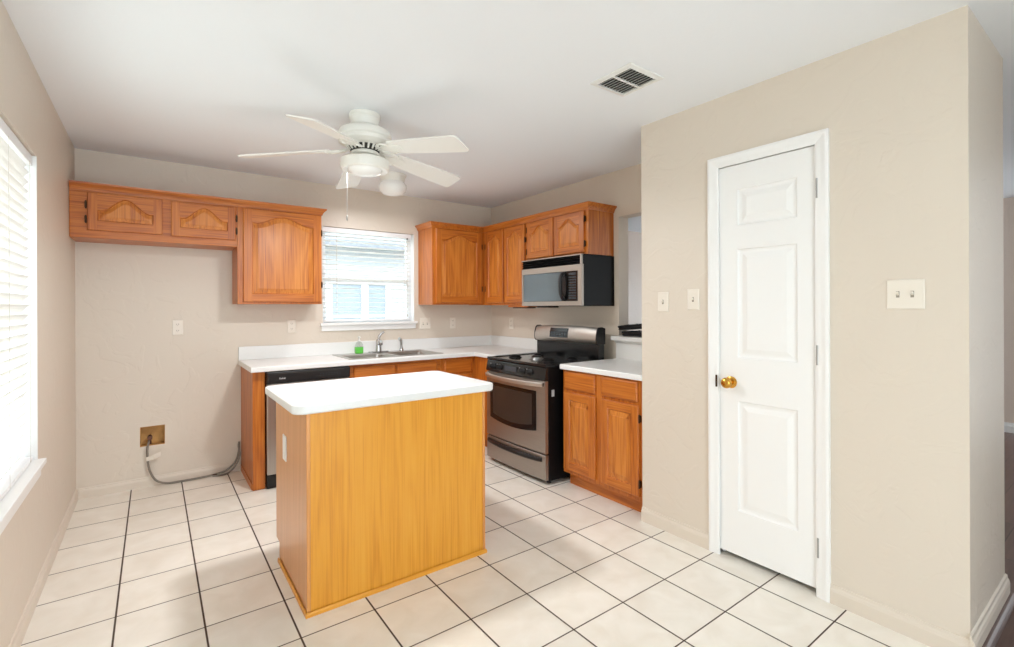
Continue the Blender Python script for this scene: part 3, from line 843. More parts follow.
# pass-through ledge
t = thing('ledge', (XR + .05, 2.28, 1.03), 'white moulded ledge of the pass-through above the right counter', 'shelf')
bm = nb(); slab(bm, 3.004, XR + .17, PF + .002, 2.632, 1.051, 1.086, .004, .004); link('cap', bm, M['ledge'], t)
bm = nb(); sweep(bm, [(XR - .0015, 2.622), (XR - .0015, PF + .002)], [(0, 1.0285), (.026, 1.0285), (.030, 1.034), (.042, 1.043), (.050, 1.0505), (0, 1.0505)], 1); link('moulding', bm, M['ledge'], t)

# ================================================================== SINK, FAUCET
t = thing('sink', (1.72, 4.1, C1), 'stainless double-bowl sink set into the counter under the window', 'sink')
bm = nb()
def ringr(d, z, r=.05, X0=SX0 - .018, X1=SX1 + .018, Y0=SY0 - .018, Y1=SY1 + .018): return rrect(X0 + d, X1 - d, Y0 + d, Y1 - d, r, z)
# rim built from bars around the two bowls
zt = C1 + .006
bx = [(SX0 + .018, 1.700), (1.738, SX1 - .018)]; byy = (SY0 + .018, SY1 - .085)
for (x0, x1, y0, y1) in ((SX0 - .016, SX1 + .016, SY0 - .016, byy[0]), (SX0 - .016, SX1 + .016, byy[1], SY1 + .016), (SX0 - .016, bx[0][0], byy[0], byy[1]), (bx[0][1], bx[1][0], byy[0], byy[1]), (bx[1][1], SX1 + .016, byy[0], byy[1])):
    box(bm, x0, x1, y0, y1, C1 + .0006, zt)
link('rim', bm, M['stainless_x'], t)
for x0, x1 in bx:
    bm = nb()
    loft(bm, [rrect(x0, x1, byy[0], byy[1], .002, zt - .001), rrect(x0 + .006, x1 - .006, byy[0] + .006, byy[1] - .006, .045, C1 - .01), rrect(x0 + .012, x1 - .012, byy[0] + .012, byy[1] - .012, .05, C1 - .14), rrect(x0 + .035, x1 - .035, byy[0] + .035, byy[1] - .035, .05, C1 - .165)], cap0=False)
    lathe(bm, ((x0 + x1) / 2, (byy[0] + byy[1]) / 2, C1 - .166), [(.045, 0), (.045, .003), (.036, .004), (.034, .002), (.004, .001)], n=20)
    link('bowl', bm, M['stainless_x'], t, smooth=True)
FX, FY = 1.708, 4.318
t = thing('faucet', (FX, FY, zt), 'chrome single-lever kitchen faucet standing behind the sink', 'faucet')
bm = nb(); slab(bm, FX - .10, FX + .10, FY - .028, FY + .028, zt, zt + .010, .027, .004); lathe(bm, (FX, FY, zt + .009), [(.031, 0), (.029, .01), (.026, .05), (.026, .095), (.022, .108), (.010, .114)], n=24)
link('body', bm, M['chrome'], t, smooth=True)
bm = nb(); tube(bm, spline([(FX, FY - .01, zt + .075), (FX - .015, FY - .07, zt + .105), (FX - .035, FY - .14, zt + .110), (FX - .048, FY - .19, zt + .088)]), .013, 12, rf=lambda s: .016 - .003 * s)
link('spout', bm, M['chrome'], t, smooth=True)
bm = nb(); tube(bm, spline([(FX, FY, zt + .112), (FX + .004, FY - .006, zt + .145), (FX + .018, FY - .012, zt + .170), (FX + .050, FY - .018, zt + .190)]), .01, 12, rf=lambda s: .015 - .006 * s)
link('lever', bm, M['chrome'], t, smooth=True)
t = thing('side_sprayer', (1.938, FY, zt), 'small chrome side sprayer standing right of the faucet', 'sprayer')
bm = nb(); lathe(bm, (1.938, FY, zt), [(.024, 0), (.022, .008), (.016, .022), (.015, .03)], n=20); link('base', bm, M['chrome'], t, smooth=True)
bm = nb(); tube(bm, spline([(1.938, FY, zt + .03), (1.938, FY, zt + .075), (1.931, FY - .004, zt + .105), (1.908, FY - .016, zt + .118)]), .014, 12, rf=lambda s: .012 + .005 * s); link('spray_head', bm, M['chrome'], t, smooth=True)
t = thing('soap_bottle', (1.522, FY + .002, zt), 'clear pump bottle of bright green dish soap beside the faucet', 'bottle')
bm = nb(); loft(bm, [rrect(1.522 - a, 1.522 + a, FY + .002 - c, FY + .002 + c, .012, zt + z) for a, c, z in ((.033, .020, 0), (.036, .023, .006), (.037, .023, .055), (.036, .0225, .058))])
link('green_soap', bm, M['soap'], t, smooth=True)['label'] = 'bright green liquid soap'
bm = nb(); loft(bm, [rrect(1.522 - a, 1.522 + a, FY + .002 - c, FY + .002 + c, .010, zt + z) for a, c, z in ((.036, .0225, .0585), (.034, .021, .08), (.022, .016, .10), (.013, .013, .108))])
link('bottle_shoulder', bm, M['clear'], t, smooth=True)
bm = nb(); lathe(bm, (1.522, FY + .002, zt + .1085), [(.014, 0), (.014, .012), (.006, .014), (.005, .036), (.012, .038), (.012, .046), (.004, .047)], n=16); tube(bm, [(1.522, FY + .002, zt + .150), (1.522, FY - .030, zt + .148), (1.522, FY - .036, zt + .142)], .004, 8)
link('pump', bm, M['white_plastic'], t, smooth=True)

# ================================================================== DISHWASHER
t = thing('dishwasher', (.968, 4.1, 0), 'stainless dishwasher with black control panel under the counter behind the island', 'dishwasher')
DX0, DX1, DY = .6625, 1.2725, 3.820
bm = nb(); box(bm, DX0 + .003, DX1 - .003, DY + .03, YB - .03, .02, .858, .002); link('body', bm, M['black_satin'], t)
bm = nb(); box(bm, DX0 + .003, DX1 - .003, DY + .001, DY + .029, .105, .768, .006); link('door', bm, M['stainless_z'], t)
bm = nb(); box(bm, DX0 + .003, DX1 - .003, DY - .012, DY + .029, .772, .856, .006); cp = link('control_panel', bm, M['black_plastic'], t)
bm = nb(); box(bm, DX0 + .05, DX1 - .05, DY - .0135, DY - .0125, .838, .846); link('vent_slot', bm, M['vent_dark'], cp)
bm = nb()
for i, (a, hh) in enumerate(((0, .012), (.010, .008), (.018, .011), (.027, .008), (.034, .010))): box(bm, DX0 + .085 + a, DX0 + .085 + a + .0065, DY - .0132, DY - .0122, .800, .800 + hh)
link('logo', bm, M['legend'], cp)['label'] = 'small pale maker mark'
bm = nb()
for i in range(8):
    for j in range(2): box(bm, 1.035 + i * .021, 1.047 + i * .021, DY - .0132, DY - .0122, .802 + j * .014, .806 + j * .014)
link('button_legend', bm, M['display'], cp)
bm = nb(); box(bm, DX0 + .003, DX1 - .003, DY + .015, DY + .03, .003, .1, .002); link('toe_panel', bm, M['black_plastic'], t)

# ================================================================== RANGE
RY0, RY1, RFX = 2.672, 3.446, 2.333
t = thing('gas_range', (2.7, 3.05, 0), 'freestanding stainless and black gas range between the counters', 'range')
bm = nb(); box(bm, RFX + .035, 2.965, RY0, RY1, .028, .872, .004)
for x in (RFX + .08, 2.91):
    for y in (RY0 + .05, RY1 - .05): lathe(bm, (x, y, 0), [(.018, 0), (.018, .01), (.012, .012), (.012, .03)], n=12)
link('body', bm, M['black_satin'], t)
RF = frame((RFX + .034, RY1, 0), (0, -1, 0), (-1, 0, 0)); RW = RY1 - RY0
# storage drawer
bm = nb()
def bowed(z, w0=.0, k=.012, n=16, u0=.004, u1=None):
    u1 = u1 or RW - .004
    return [(u0 + (u1 - u0) * i / n, z, w0 + k * (1 - (2 * i / n - 1) ** 2)) for i in range(n + 1)]
def bowed_panel(bm, z0, z1, w, k, mi=0, u0=.004, u1=None):
    n = 16; rings = []
    for (u, z, ww) in bowed(0, w, k, n, u0, u1):
        rings.append([RF(u, z0, 0), RF(u, z1, 0), RF(u, z1, ww - .004), RF(u, z1 - .004, ww), RF(u, z0 + .004, ww), RF(u, z0, ww - .004)])
    loft(bm, rings, mi=mi)
bowed_panel(bm, .036, .222, .026, .012)
dr = link('drawer', bm, M['stainless_door'], t)
bm = nb(); n = 24
rings = []
for i in range(n + 1):
    s = i / n; u = .03 + (RW - .075) * s; bow = (1 - (2 * s - 1) ** 2); ww = .036 + .030 * bow ** .6; hz = .186 - .006 * bow
    th = .016
    rings.append([RF(u, hz - th, .026), RF(u, hz - th, ww), RF(u, hz - th * .4, ww + .007), RF(u, hz + th * .5, ww + .005), RF(u, hz + th, ww - .004), RF(u, hz + th, .026)])
loft(bm, rings); link('drawer_handle', bm, M['black_plastic'], dr, smooth=True)
# oven door: stainless with a black-framed window, curved lower edge
bm = nb(); bowed_panel(bm, .232, .772, .028, .010)
od = link('oven_door', bm, M['stainless_door'], t)
def fw(u): return .028 + .010 * (1 - (2 * (u - .004) / (RW - .008) - 1) ** 2)
def window_patch(bm, u0, u1, z0, z1, sag, o0, o1, n=18):
    """bowed plate with a curved lower edge, from offset o0 to o1 in front of the door face"""
    rings = []
    for i in range(n + 1):
        q = i / n; u = u0 + (u1 - u0) * q; zb = z0 - sag * (1 - (2 * q - 1) ** 2)
        rings.append([RF(u, zb, fw(u) + o0), RF(u, z1, fw(u) + o0), RF(u, z1, fw(u) + o1), RF(u, zb, fw(u) + o1)])
    loft(bm, rings)
wu0, wu1 = .065, .672
bm = nb(); window_patch(bm, wu0, wu1, .392, .690, .03, -.003, .0035)
wf = link('window_frame', bm, M['black_gloss'], od)
bm = nb(); window_patch(bm, wu0 + .045, wu1 - .045, .430, .662, .03, .0036, .0048)
link('window_glass', bm, M['oven_glass'], wf)
bm = nb(); n = 28; rings = []
for i in range(n + 1):
    s = i / n; u = .012 + (RW - .024) * s; bow = (1 - (2 * s - 1) ** 2); ww = .045 + .050 * bow ** .7; hz = .748 - .004 * bow; th = .017
    rings.append([RF(u, hz - th, ww - .014), RF(u, hz - th * .9, ww), RF(u, hz - th * .2, ww + .006), RF(u, hz + th * .6, ww + .004), RF(u, hz + th, ww - .006), RF(u, hz + th * .7, ww - .016)])
loft(bm, rings)
for u in (.012, RW - .040): mbox(bm, RF, u, u + .028, .736, .764, .026, .050, .003)
link('door_handle', bm, M['stainless_y'], od, smooth=True)
# sloped control panel
bm = nb(); rings = []
for i in range(17):
    s = i / 16; u = .002 + (RW - .004) * s; k = .010 * (1 - (2 * s - 1) ** 2)
    rings.append([RF(u, .780, 0), RF(u, .868, 0), RF(u, .870, .014 + k), RF(u, .864, .018 + k), RF(u, .786, .034 + k), RF(u, .780, .028 + k)])
loft(bm, rings); cp = link('control_panel', bm, M['black_gloss'], t)
for u in (.115, .205, .510, .600):
    c = RF(u, .826, .030 + .006); bm = nb()
    lathe(bm, c, [(.026, -.010), (.026, .002), (.021, .005), (.019, .024), (.016, .027)], (-1, 0, .2), 20)
    mbox(bm, RF, u - .004, u + .004, .812, .848, .050, .068, .002)
    link('knob', bm, M['black_plastic'], cp, smooth=True)
bm = nb(); mbox(bm, RF, .285, .440, .806, .846, .0395, .0425, .002); link('badge_plate', bm, M['display'], cp)
for u in (.115, .205, .510, .600):
    bm = nb(); mbox(bm, RF, u - .036, u - .031, .838, .848, .034, .0392); link('legend', bm, M['legend'], cp)
# cooktop
bm = nb(); slab(bm, RFX + .010, 2.905, RY0 - .004, RY1 + .004, .873, .890, .012, .005)
slab(bm, RFX + .012, RFX + .040, RY0 - .003, RY1 + .003, .888, .896, .010, .003); slab(bm, RFX + .04, 2.90, RY0 - .003, RY0 + .03, .888, .896, .005, .003); slab(bm, RFX + .04, 2.90, RY1 - .03, RY1 + .003, .888, .896, .005, .003)
ck = link('cooktop', bm, M['black_gloss'], t)
for (x, y, r) in ((2.52, 2.84, .042), (2.52, 3.27, .045), (2.77, 2.84, .036), (2.77, 3.26, .036), (2.60, 3.085, .050)):
    bm = nb(); lathe(bm, (x, y, .8902), [(r + .012, 0), (r + .010, .006), (r, .008), (r, .016), (r - .004, .018)], n=24); bu = link('burner', bm, M['black_satin'] if r < .049 else M['steel_hinge'], ck, smooth=True)
    bm = nb(); lathe(bm, (x, y, .9084), [(r - .008, 0), (r - .006, .004), (r - .014, .007), (.004, .008)], n=24); link('burner_cap', bm, M['black_satin'], bu, smooth=True)
# backguard
bm = nb(); box(bm, 2.908, 2.98, RY0 + .004, RY1 - .004, .872, 1.03, .004)
bgd = link('backguard', bm, M['black_gloss'], t)
prof = [(0, 1.022), (.020, 1.020), (.034, 1.032), (.040, 1.060), (.036, 1.105), (.022, 1.146), (.008, 1.160), (-.03, 1.162), (-.065, 1.150), (-.065, 1.022)]
bm = nb(); rings = []
for i in range(21):
    s = i / 20; y = RY1 - .012 - (RW - .016) * s; k = .012 * (1 - (2 * s - 1) ** 2); dz = -.014 * (2 * s - 1) ** 4
    rings.append([Vector((2.915 - o - k, y, z + (dz if z > 1.09 else 0))) for o, z in prof])
loft(bm, rings); bs = link('console', bm, M['stainless_y'], bgd, smooth=True)
for y0, y1 in ((RY0 - .006, RY0 + .0035), (RY1 - .0115, RY1 - .004)):
    bm = nb(); loft(bm, [[Vector((2.915 - o * 1.02, y, z - .004)) for o, z in prof] for y in (y0, y1)]); link('end_cap', bm, M['black_plastic'], bs)
bm = nb(); yc0, yc1 = 2.985, 3.215; rings = []
for i in range(9):
    y = yc1 + (yc0 - yc1) * i / 8; s = (RY1 - .012 - y) / (RW - .016); k = .012 * (1 - (2 * s - 1) ** 2)
    rings.append([Vector((2.915 - o - k, y, z)) for o, z in ((.034, 1.058), (.0425, 1.058), (.0385, 1.107), (.0275, 1.140), (.020, 1.138))])
loft(bm, rings); dp = link('display_panel', bm, M['black_gloss'], bs)
bm = nb()
for i in range(6):
    for j in range(3):
        y = yc1 - .03 - i * .034; s = (RY1 - .012 - y) / (RW - .016); k = .012 * (1 - (2 * s - 1) ** 2)
        zz = 1.068 + j * .016; oo = .0415 - (zz - 1.06) * .075 + .0012
        box(bm, 2.915 - oo - k - .0012, 2.915 - oo - k + .0012, y - .012, y + .012, zz - .005, zz + .005)
link('buttons', bm, M['display'], dp)
bm = nb(); box(bm, 2.915 - .013 - .034, 2.915 - .012 - .030, 3.07, 3.12, 1.037, 1.043); link('logo', bm, M['display'], bs)
# white sticker on the side
bm = nb(); box(bm, RFX + .065, RFX + .092, RY0 - .0012, RY0 - .0002, .655, .705); link('sticker', bm, M['legend'], t)['label'] = 'small white sticker'

# ================================================================== MICROWAVE
MX, MY0, MY1, MZ0, MZ1 = 2.702, 2.655, 3.402, 1.330, 1.7405
t = thing('microwave', (2.9, 3.03, MZ0), 'stainless and black over-the-range microwave under the short cabinet', 'microwave')
bm = nb(); box(bm, MX + .022, XR - .001, MY0, MY1, MZ0, MZ1, .004); link('body', bm, M['black_satin'], t)
MF = frame((MX + .0215, MY1, MZ0), (0, -1, 0), (-1, 0, 0)); MWd = MY1 - MY0
bm = nb()
u0, u1, v0, v1 = .022, MWd - .042, .040, .282
for (a, b_, c, d_) in ((0, MWd, .004, v0), (0, MWd, v1, .330), (0, u0, v0, v1), (u1, MWd, v0, v1)): mbox(bm, MF, a, b_, c, d_, 0, .024)
fr = link('front_frame', bm, M['mw_steel'], t)
bm = nb(); mbox(bm, MF, u0 + .001, .515, v0 + .001, v1 - .001, .002, .019, .002); link('door_glass', bm, M['mw_glass'], fr)
bm = nb(); mbox(bm, MF, .517, u1 - .001, v0 + .001, v1 - .001, .002, .019, .002); kp = link('keypad', bm, M['black_gloss'], fr)
bm = nb()
for i in range(5):
    for j in range(9): mbox(bm, MF, .600 + i * .0165, .612 + i * .0165, v0 + .018 + j * .021, v0 + .030 + j * .021, .0191, .0199)
mbox(bm, MF, .600, .680, v1 - .032, v1 - .014, .0191, .0199)
link('keys', bm, M['display'], kp)
bm = nb(); P = spline([MF(.548, v0 + .012, .019), MF(.545, v0 + .030, .044), MF(.543, v0 + .075, .060), MF(.543, v1 - .075, .060), MF(.545, v1 - .030, .044), MF(.548, v1 - .012, .019)], 8)
tube(bm, P, .014, 12); link('door_handle', bm, M['black_plastic'], fr, smooth=True)
bm = nb()
mbox(bm, MF, 0, MWd, .3305, MZ1 - MZ0, -.004, .008)
for j in range(4):
    z = .334 + j * .019
    loft(bm, [[MF(u, z, .006), MF(u, z + .014, .006), MF(u, z + .0145, .013), MF(u, z + .001, .026)] for u in (.003, MWd - .003)])
link('vent_grille', bm, M['black_satin'], t)
bm = nb(); mbox(bm, MF, .0, MWd, MZ1 - MZ0 - .010, MZ1 - MZ0 - .0005, -.002, .027, .002); mbox(bm, MF, MWd - .016, MWd, .331, MZ1 - MZ0 - .0105, .008, .026, .002); link('top_trim', bm, M['mw_steel'], t)
bm = nb(); slab(bm, MX + .08, MX + .20, MY1 - .28, MY1 - .10, MZ0 - .012, MZ0 - .0005, .02, .003); link('cooktop_lamp', bm, M['black_plastic'], t)

# ================================================================== ISLAND
IX0, IX1, IY0, IY1 = .530, 1.444, 2.152, 2.790
t = thing('kitchen_island', (.99, 2.47, 0), 'golden oak kitchen island with white top in the middle of the floor', 'kitchen island')
bm = nb(); box(bm, IX0, IX1, IY0 + .006, IY1 - .075, .0, .872); box(bm, IX0, IX1, IY1 - .075, IY1, .10, .872); link('cabinet_body', bm, M['island_side'], t)
bm = nb(); box(bm, IX0 + .014, IX1 - .012, IY0, IY0 + .0055, .018, .871); link('back_panel', bm, M['island_v'], t)
for x0, x1 in ((IX0 - .003, IX0 + .0135), (IX1 - .0115, IX1 + .003)):
    bm = nb(); box(bm, x0, x1, IY0 - .004, IY0 + .016, .020, .871, .003); link('corner_trim', bm, M['island_side'], t)
def island_base():
    bm = nb()
    path = [(IX1 + .0035, IY1 - .075), (IX1 + .0035, IY0 - .0045), (IX0 - .0035, IY0 - .0045), (IX0 - .0035, IY1 - .075)]
    sweep(bm, path, [(0, 0), (.006, 0), (.006, .012), (.004, .018), (.002, .020), (0, .0205)], -1)
    return bm
link('base_moulding', island_base(), M['island_trim'], t)
bm = nb(); slab(bm, .470, 1.508, 2.122, 2.800, .8725, .911, .055, .006); link('countertop', bm, M['laminate'], t, smooth=True)['label'] = 'white laminate top with rounded corners'
bm = nb(); box(bm, IX0 - .0055, IX0 - .0005, 2.535, 2.607, .565, .690, .002); link('outlet_cover', bm, M['white_plastic'], t)['label'] = 'blank white outlet cover'
for a, b_ in ((IX0 + .02, .98), (1.0, IX1 - .02)):
    F = frame((b_, IY1 + .0005, .13), (-1, 0, 0), (0, 1, 0)); make_door(t, F, b_ - a, .70, arch=0, st=.055, br=.055, tr=.055)

# ================================================================== OUTLETS AND SWITCHES
def plate(F, label, kind, cat, w=.072, h=.117, mat='ivory', gangs=1, name=None):
    root = thing(name or ('light_switch' if kind == 'switch' else 'wall_outlet'), F(0, 0, 0), label, cat)
    bm = nb()
    loft(bm, [[F(-w / 2, -h / 2, .0006), F(w / 2, -h / 2, .0006), F(w / 2, h / 2, .0006), F(-w / 2, h / 2, .0006)],
              [F(-w / 2, -h / 2, .003), F(w / 2, -h / 2, .003), F(w / 2, h / 2, .003), F(-w / 2, h / 2, .003)],
              [F(-w / 2 + .004, -h / 2 + .004, .006), F(w / 2 - .004, -h / 2 + .004, .006), F(w / 2 - .004, h / 2 - .004, .006), F(-w / 2 + .004, h / 2 - .004, .006)]])
    link('plate', bm, M[mat], root)
    for g in range(gangs):
        u = (g - (gangs - 1) / 2) * .046
        if kind == 'switch':
            bm = nb(); mbox(bm, F, u - .0055, u + .0055, -.013, .013, .006, .0068); b = link('slot', bm, M['slot'], root)
            bm = nb(); loft(bm, [[F(u - .004, -.004, .007), F(u + .004, -.004, .007), F(u + .004, .008, .007), F(u - .004, .008, .007)], [F(u - .0035, .004, .018), F(u + .0035, .004, .018), F(u + .0035, .011, .017), F(u - .0035, .011, .017)]])
            link('toggle', bm, M[mat], root)
        else:
            for v in (-.024, .024):
                bm = nb(); loft(bm, [[F(u + .017 * math.cos(a), v + .0145 * math.sin(a), ww) for a in [2 * PI * k / 18 for k in range(18)]] for ww in (.006, .0078)])
                soc = link('socket', bm, M[mat], root)
                bm = nb(); mbox(bm, F, u - .008, u - .005, v - .004, v + .006, .0079, .0084); mbox(bm, F, u + .005, u + .008, v - .003, v + .006, .0079, .0084); mbox(bm, F, u - .002, u + .002, v - .010, v - .007, .0079, .0084)
                link('slots', bm, M['slot'], soc)
    return root
def backF(x, z): return frame((x, YB, z), (1, 0, 0), (0, -1, 0))
def pantF(y, z): return frame((PX, y, z), (0, -1, 0), (-1, 0, 0))
plate(backF(.150, 1.177), 'ivory wall outlet under the short wall cabinet, above the bare floor space', 'outlet', 'outlet')
plate(backF(.970, 1.166), 'ivory wall outlet above the counter under the large-door cabinet', 'outlet', 'outlet')
plate(backF(2.252, 1.160), 'double ivory light switch plate beside the sink window', 'switch', 'light switch', w=.118, gangs=2)
plate(backF(2.577, 1.157), 'ivory wall outlet above the counter right of the double switch', 'outlet', 'outlet')
plate(frame((XR, 4.065, 1.150), (0, -1, 0), (-1, 0, 0)), 'ivory wall outlet on the right wall left of the range', 'outlet', 'outlet')
plate(pantF(1.738, 1.351), 'single ivory light switch near the far corner of the pantry wall', 'switch', 'light switch')
plate(pantF(1.542, 1.363), 'single ivory light switch close beside the pantry door casing', 'switch', 'light switch')
plate(pantF(.606, 1.370), 'double ivory light switch plate right of the pantry door', 'switch', 'light switch', w=.122, h=.120, gangs=2)

# ================================================================== REFRIGERATOR WATER BOX, HOSE
t = thing('water_outlet_box', (-.014, YB, HZ0), 'recessed tan water supply box low on the back wall', 'water box')
bm = nb(); m_ = .030
for (a, b_, c, d_) in ((HX0 - m_, HX1 + m_, HZ0 - .045, HZ0), (HX0 - m_, HX1 + m_, HZ1, HZ1 + m_), (HX0 - m_, HX0, HZ0, HZ1), (HX1, HX1 + m_, HZ0, HZ1)): box(bm, a, b_, YB - .0035, YB - .0004, c, d_)
link('flange', bm, M['trim_beige'], t)
bm = nb(); e = .0006
box(bm, HX0 + e, HX1 - e, YB + .070, YB + .074, HZ0 + e, HZ1 - e); box(bm, HX0 + e, HX0 + .004, YB, YB + .07, HZ0 + e, HZ1 - e); box(bm, HX1 - .004, HX1 - e, YB, YB + .07, HZ0 + e, HZ1 - e); box(bm, HX0 + .004, HX1 - .004, YB, YB + .07, HZ0 + e, HZ0 + .004); box(bm, HX0 + .004, HX1 - .004, YB, YB + .07, HZ1 - .004, HZ1 - e)
link('recess', bm, M['box_tan'], t)
bm = nb(); lathe(bm, (-.024, YB + .035, HZ0 + .005), [(.009, 0), (.009, .03), (.014, .033), (.014, .05), (.008, .052), (.008, .07)], n=14); lathe(bm, (-.024, YB + .035, HZ0 + .058), [(.016, 0), (.016, .012)], (0, -1, 0), 12); lathe(bm, (-.024, YB + .022, HZ0 + .058), [(.006, 0), (.006, .02), (.016, .021), (.016, .027)], (0, -1, 0), 12)
link('valve', bm, M['copper'], t, smooth=True)
hose = [(-.030, YB + .020, HZ0 + .035), (-.034, YB - .012, HZ0 + .018), (-.040, YB - .024, .270), (-.036, YB - .026, .180), (-.022, YB - .030, .110), (.012, YB - .036, .045), (.070, YB - .045, .014), (.160, YB - .050, .009), (.300, YB - .052, .010), (.400, YB - .050, .016), (.470, YB - .046, .032), (.528, YB - .036, .080), (.556, YB - .028, .150), (.560, YB - .024, .225)]
bm = nb(); tube(bm, spline(hose, 10), .0075, 10)
hs = tag(link('water_hose', bm, M['braid']), 'grey braided water hose running along the baseboard to the counter end', 'hose')
bm = nb(); tube(bm, spline([(.372, YB - .062, .010), (.420, YB - .072, .007), (.480, YB - .062, .012), (.535, YB - .052, .060), (.562, YB - .046, .130), (.554, YB - .044, .205), (.558, YB - .036, .236), (.560, YB - .024, .225)], 10), .0065, 10)
link('return_loop', bm, M['braid'], hs, smooth=True)
bm = nb(); lathe(bm, (.372, YB - .056, .012), [(.010, 0), (.010, .03)], (1, -.15, 0), 10); link('coupling', bm, M['bronze'], hs)
bm = nb()
loft(bm, [[Vector((-.046, YB - .036, .196)), Vector((-.046, YB - .034, .226)), Vector((-.044, YB - .033, .226)), Vector((-.044, YB - .035, .196))], [Vector((0.000, YB - .050, .206)), Vector((0.000, YB - .048, .240)), Vector((.001, YB - .047, .240)), Vector((.001, YB - .049, .206))], [Vector((.040, YB - .040, .222)), Vector((.040, YB - .038, .256)), Vector((.041, YB - .037, .256)), Vector((.041, YB - .039, .222))]])
link('paper_tag', bm, M['tag'], hs)['label'] = 'white paper tag'

# ================================================================== CEILING: VENT, DOME LIGHT, FAN
t = thing('ceiling_vent', (1.889, 1.547, H), 'square white louvred air vent in the ceiling near the pantry wall', 'air vent')
vx0, vx1, vy0, vy1 = 1.765, 2.015, 1.418, 1.674
bm = nb()
fwd = .026
def vring(d, z): return [Vector((vx0 + d, vy0 + d, z)), Vector((vx1 - d, vy0 + d, z)), Vector((vx1 - d, vy1 - d, z)), Vector((vx0 + d, vy1 - d, z))]
loft(bm, [vring(0, H - .001), vring(.002, H - .006), vring(fwd, H - .012), vring(fwd + .002, H - .004)], cap0=False, cap1=False)
ym = (vy0 + vy1) / 2
box(bm, vx0 + fwd, vx1 - fwd, ym - .006, ym + .006, H - .0125, H - .006)
link('frame', bm, M['vent_white'], t)
bm = nb(); box(bm, vx0 + fwd, vx1 - fwd, vy0 + fwd, vy1 - fwd, H - .0025, H - .001); link('duct', bm, M['vent_dark'], t)
for (y0, y1) in ((vy0 + fwd, ym - .006), (ym + .006, vy1 - fwd)):
    bm = nb()
    for i in range(9):
        x = vx0 + fwd + .012 + i * .0212
        loft(bm, [[Vector((x + .006, y, H - .0035)), Vector((x + .0045, y, H - .0035)), Vector((x - .0045, y, H - .0125)), Vector((x - .003, y, H - .0125))] for y in (y0, y1)])
    link('louvres', bm, M['vent_white'], t)

t = thing('ceiling_light', (1.633, 3.80, H), 'small white dome light on the ceiling behind the fan', 'ceiling light')
bm = nb(); lathe(bm, (1.633, 3.80, H - .0005), [(.112, 0), (.112, -.014), (.102, -.024), (.098, -.056), (.092, -.066)], n=36); link('base', bm, M['fan_white'], t, smooth=True)
bm = nb(); lathe(bm, (1.633, 3.80, H - .0665), [(.096, 0), (.112, -.018), (.116, -.042), (.108, -.072), (.080, -.096), (.035, -.106), (.004, -.108)], n=36); link('globe', bm, M['fan_glass'], t, smooth=True)

def disk_lamp(name, loc, size, power):
    l = bpy.data.lights.new(name, 'AREA'); l.shape = 'DISK'; l.size = size; l.energy = power; l.color = (0.98, 0.98, 1.0)
    o = bpy.data.objects.new(name, l); COL.objects.link(o); o.location = loc
disk_lamp('dome_lamp', (1.633, 3.80, H - .180), .14, 6)
FC = Vector((.994, 2.709, H))
t = thing('ceiling_fan', FC, 'white five-blade ceiling fan with a light kit over the island', 'ceiling fan')
def fl(name, prof, mat, n=48, parent=t):
    bm = nb(); lathe(bm, FC, prof, n=n); return link(name, bm, M[mat], parent, smooth=True)
fl('canopy', [(.088, -.0005), (.090, -.012), (.086, -.020), (.088, -.026), (.082, -.034), (.080, -.070), (.070, -.078)], 'fan_white')
mo = fl('motor_housing', [(.070, -.0785), (.115, -.086), (.142, -.100), (.152, -.118), (.153, -.138), (.146, -.146), (.150, -.152), (.146, -.166), (.120, -.182), (.098, -.190)], 'fan_white')
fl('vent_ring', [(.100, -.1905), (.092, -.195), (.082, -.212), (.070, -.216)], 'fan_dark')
bm = nb()
for k in range(22):
    a = 2 * PI * k / 22; c, s = math.cos(a), math.sin(a)
    def P(r, tt, z): return FC + Vector((c * r - s * tt, s * r + c * tt, z))
    loft(bm, [[P(.110, -.006, -.188), P(.110, .006, -.188), P(.103, .006, -.188), P(.103, -.006, -.188)], [P(.088, -.004, -.214), P(.088, .004, -.214), P(.081, .004, -.214), P(.081, -.004, -.214)]])
link('vent_fins', bm, M['fan_white'], mo)
fl('switch_housing', [(.074, -.2165), (.080, -.222), (.080, -.236), (.062, -.242), (.060, -.252)], 'fan_white')
lk = fl('light_kit', [(.060, -.2525), (.120, -.258), (.136, -.268), (.138, -.300), (.134, -.318), (.126, -.324), (.100, -.320), (.098, -.316)], 'fan_white')
fl('light_glass', [(.098, -.3175), (.090, -.330), (.070, -.342), (.040, -.350), (.004, -.353)], 'fan_glass', parent=lk)
bm = nb(); tube(bm, [FC + Vector((-.116, -.040, -.320)), FC + Vector((-.118, -.040, -.470)), FC + Vector((-.118, -.040, -.600))], .0012, 6); lathe(bm, FC + Vector((-.118, -.040, -.630)), [(.003, 0), (.005, .01), (.004, .026), (.002, .03)], n=10)
link('pull_chain', bm, M['steel_hinge'], lk)
disk_lamp('fan_lamp', FC + Vector((0, 0, -.358)), .16, 17)
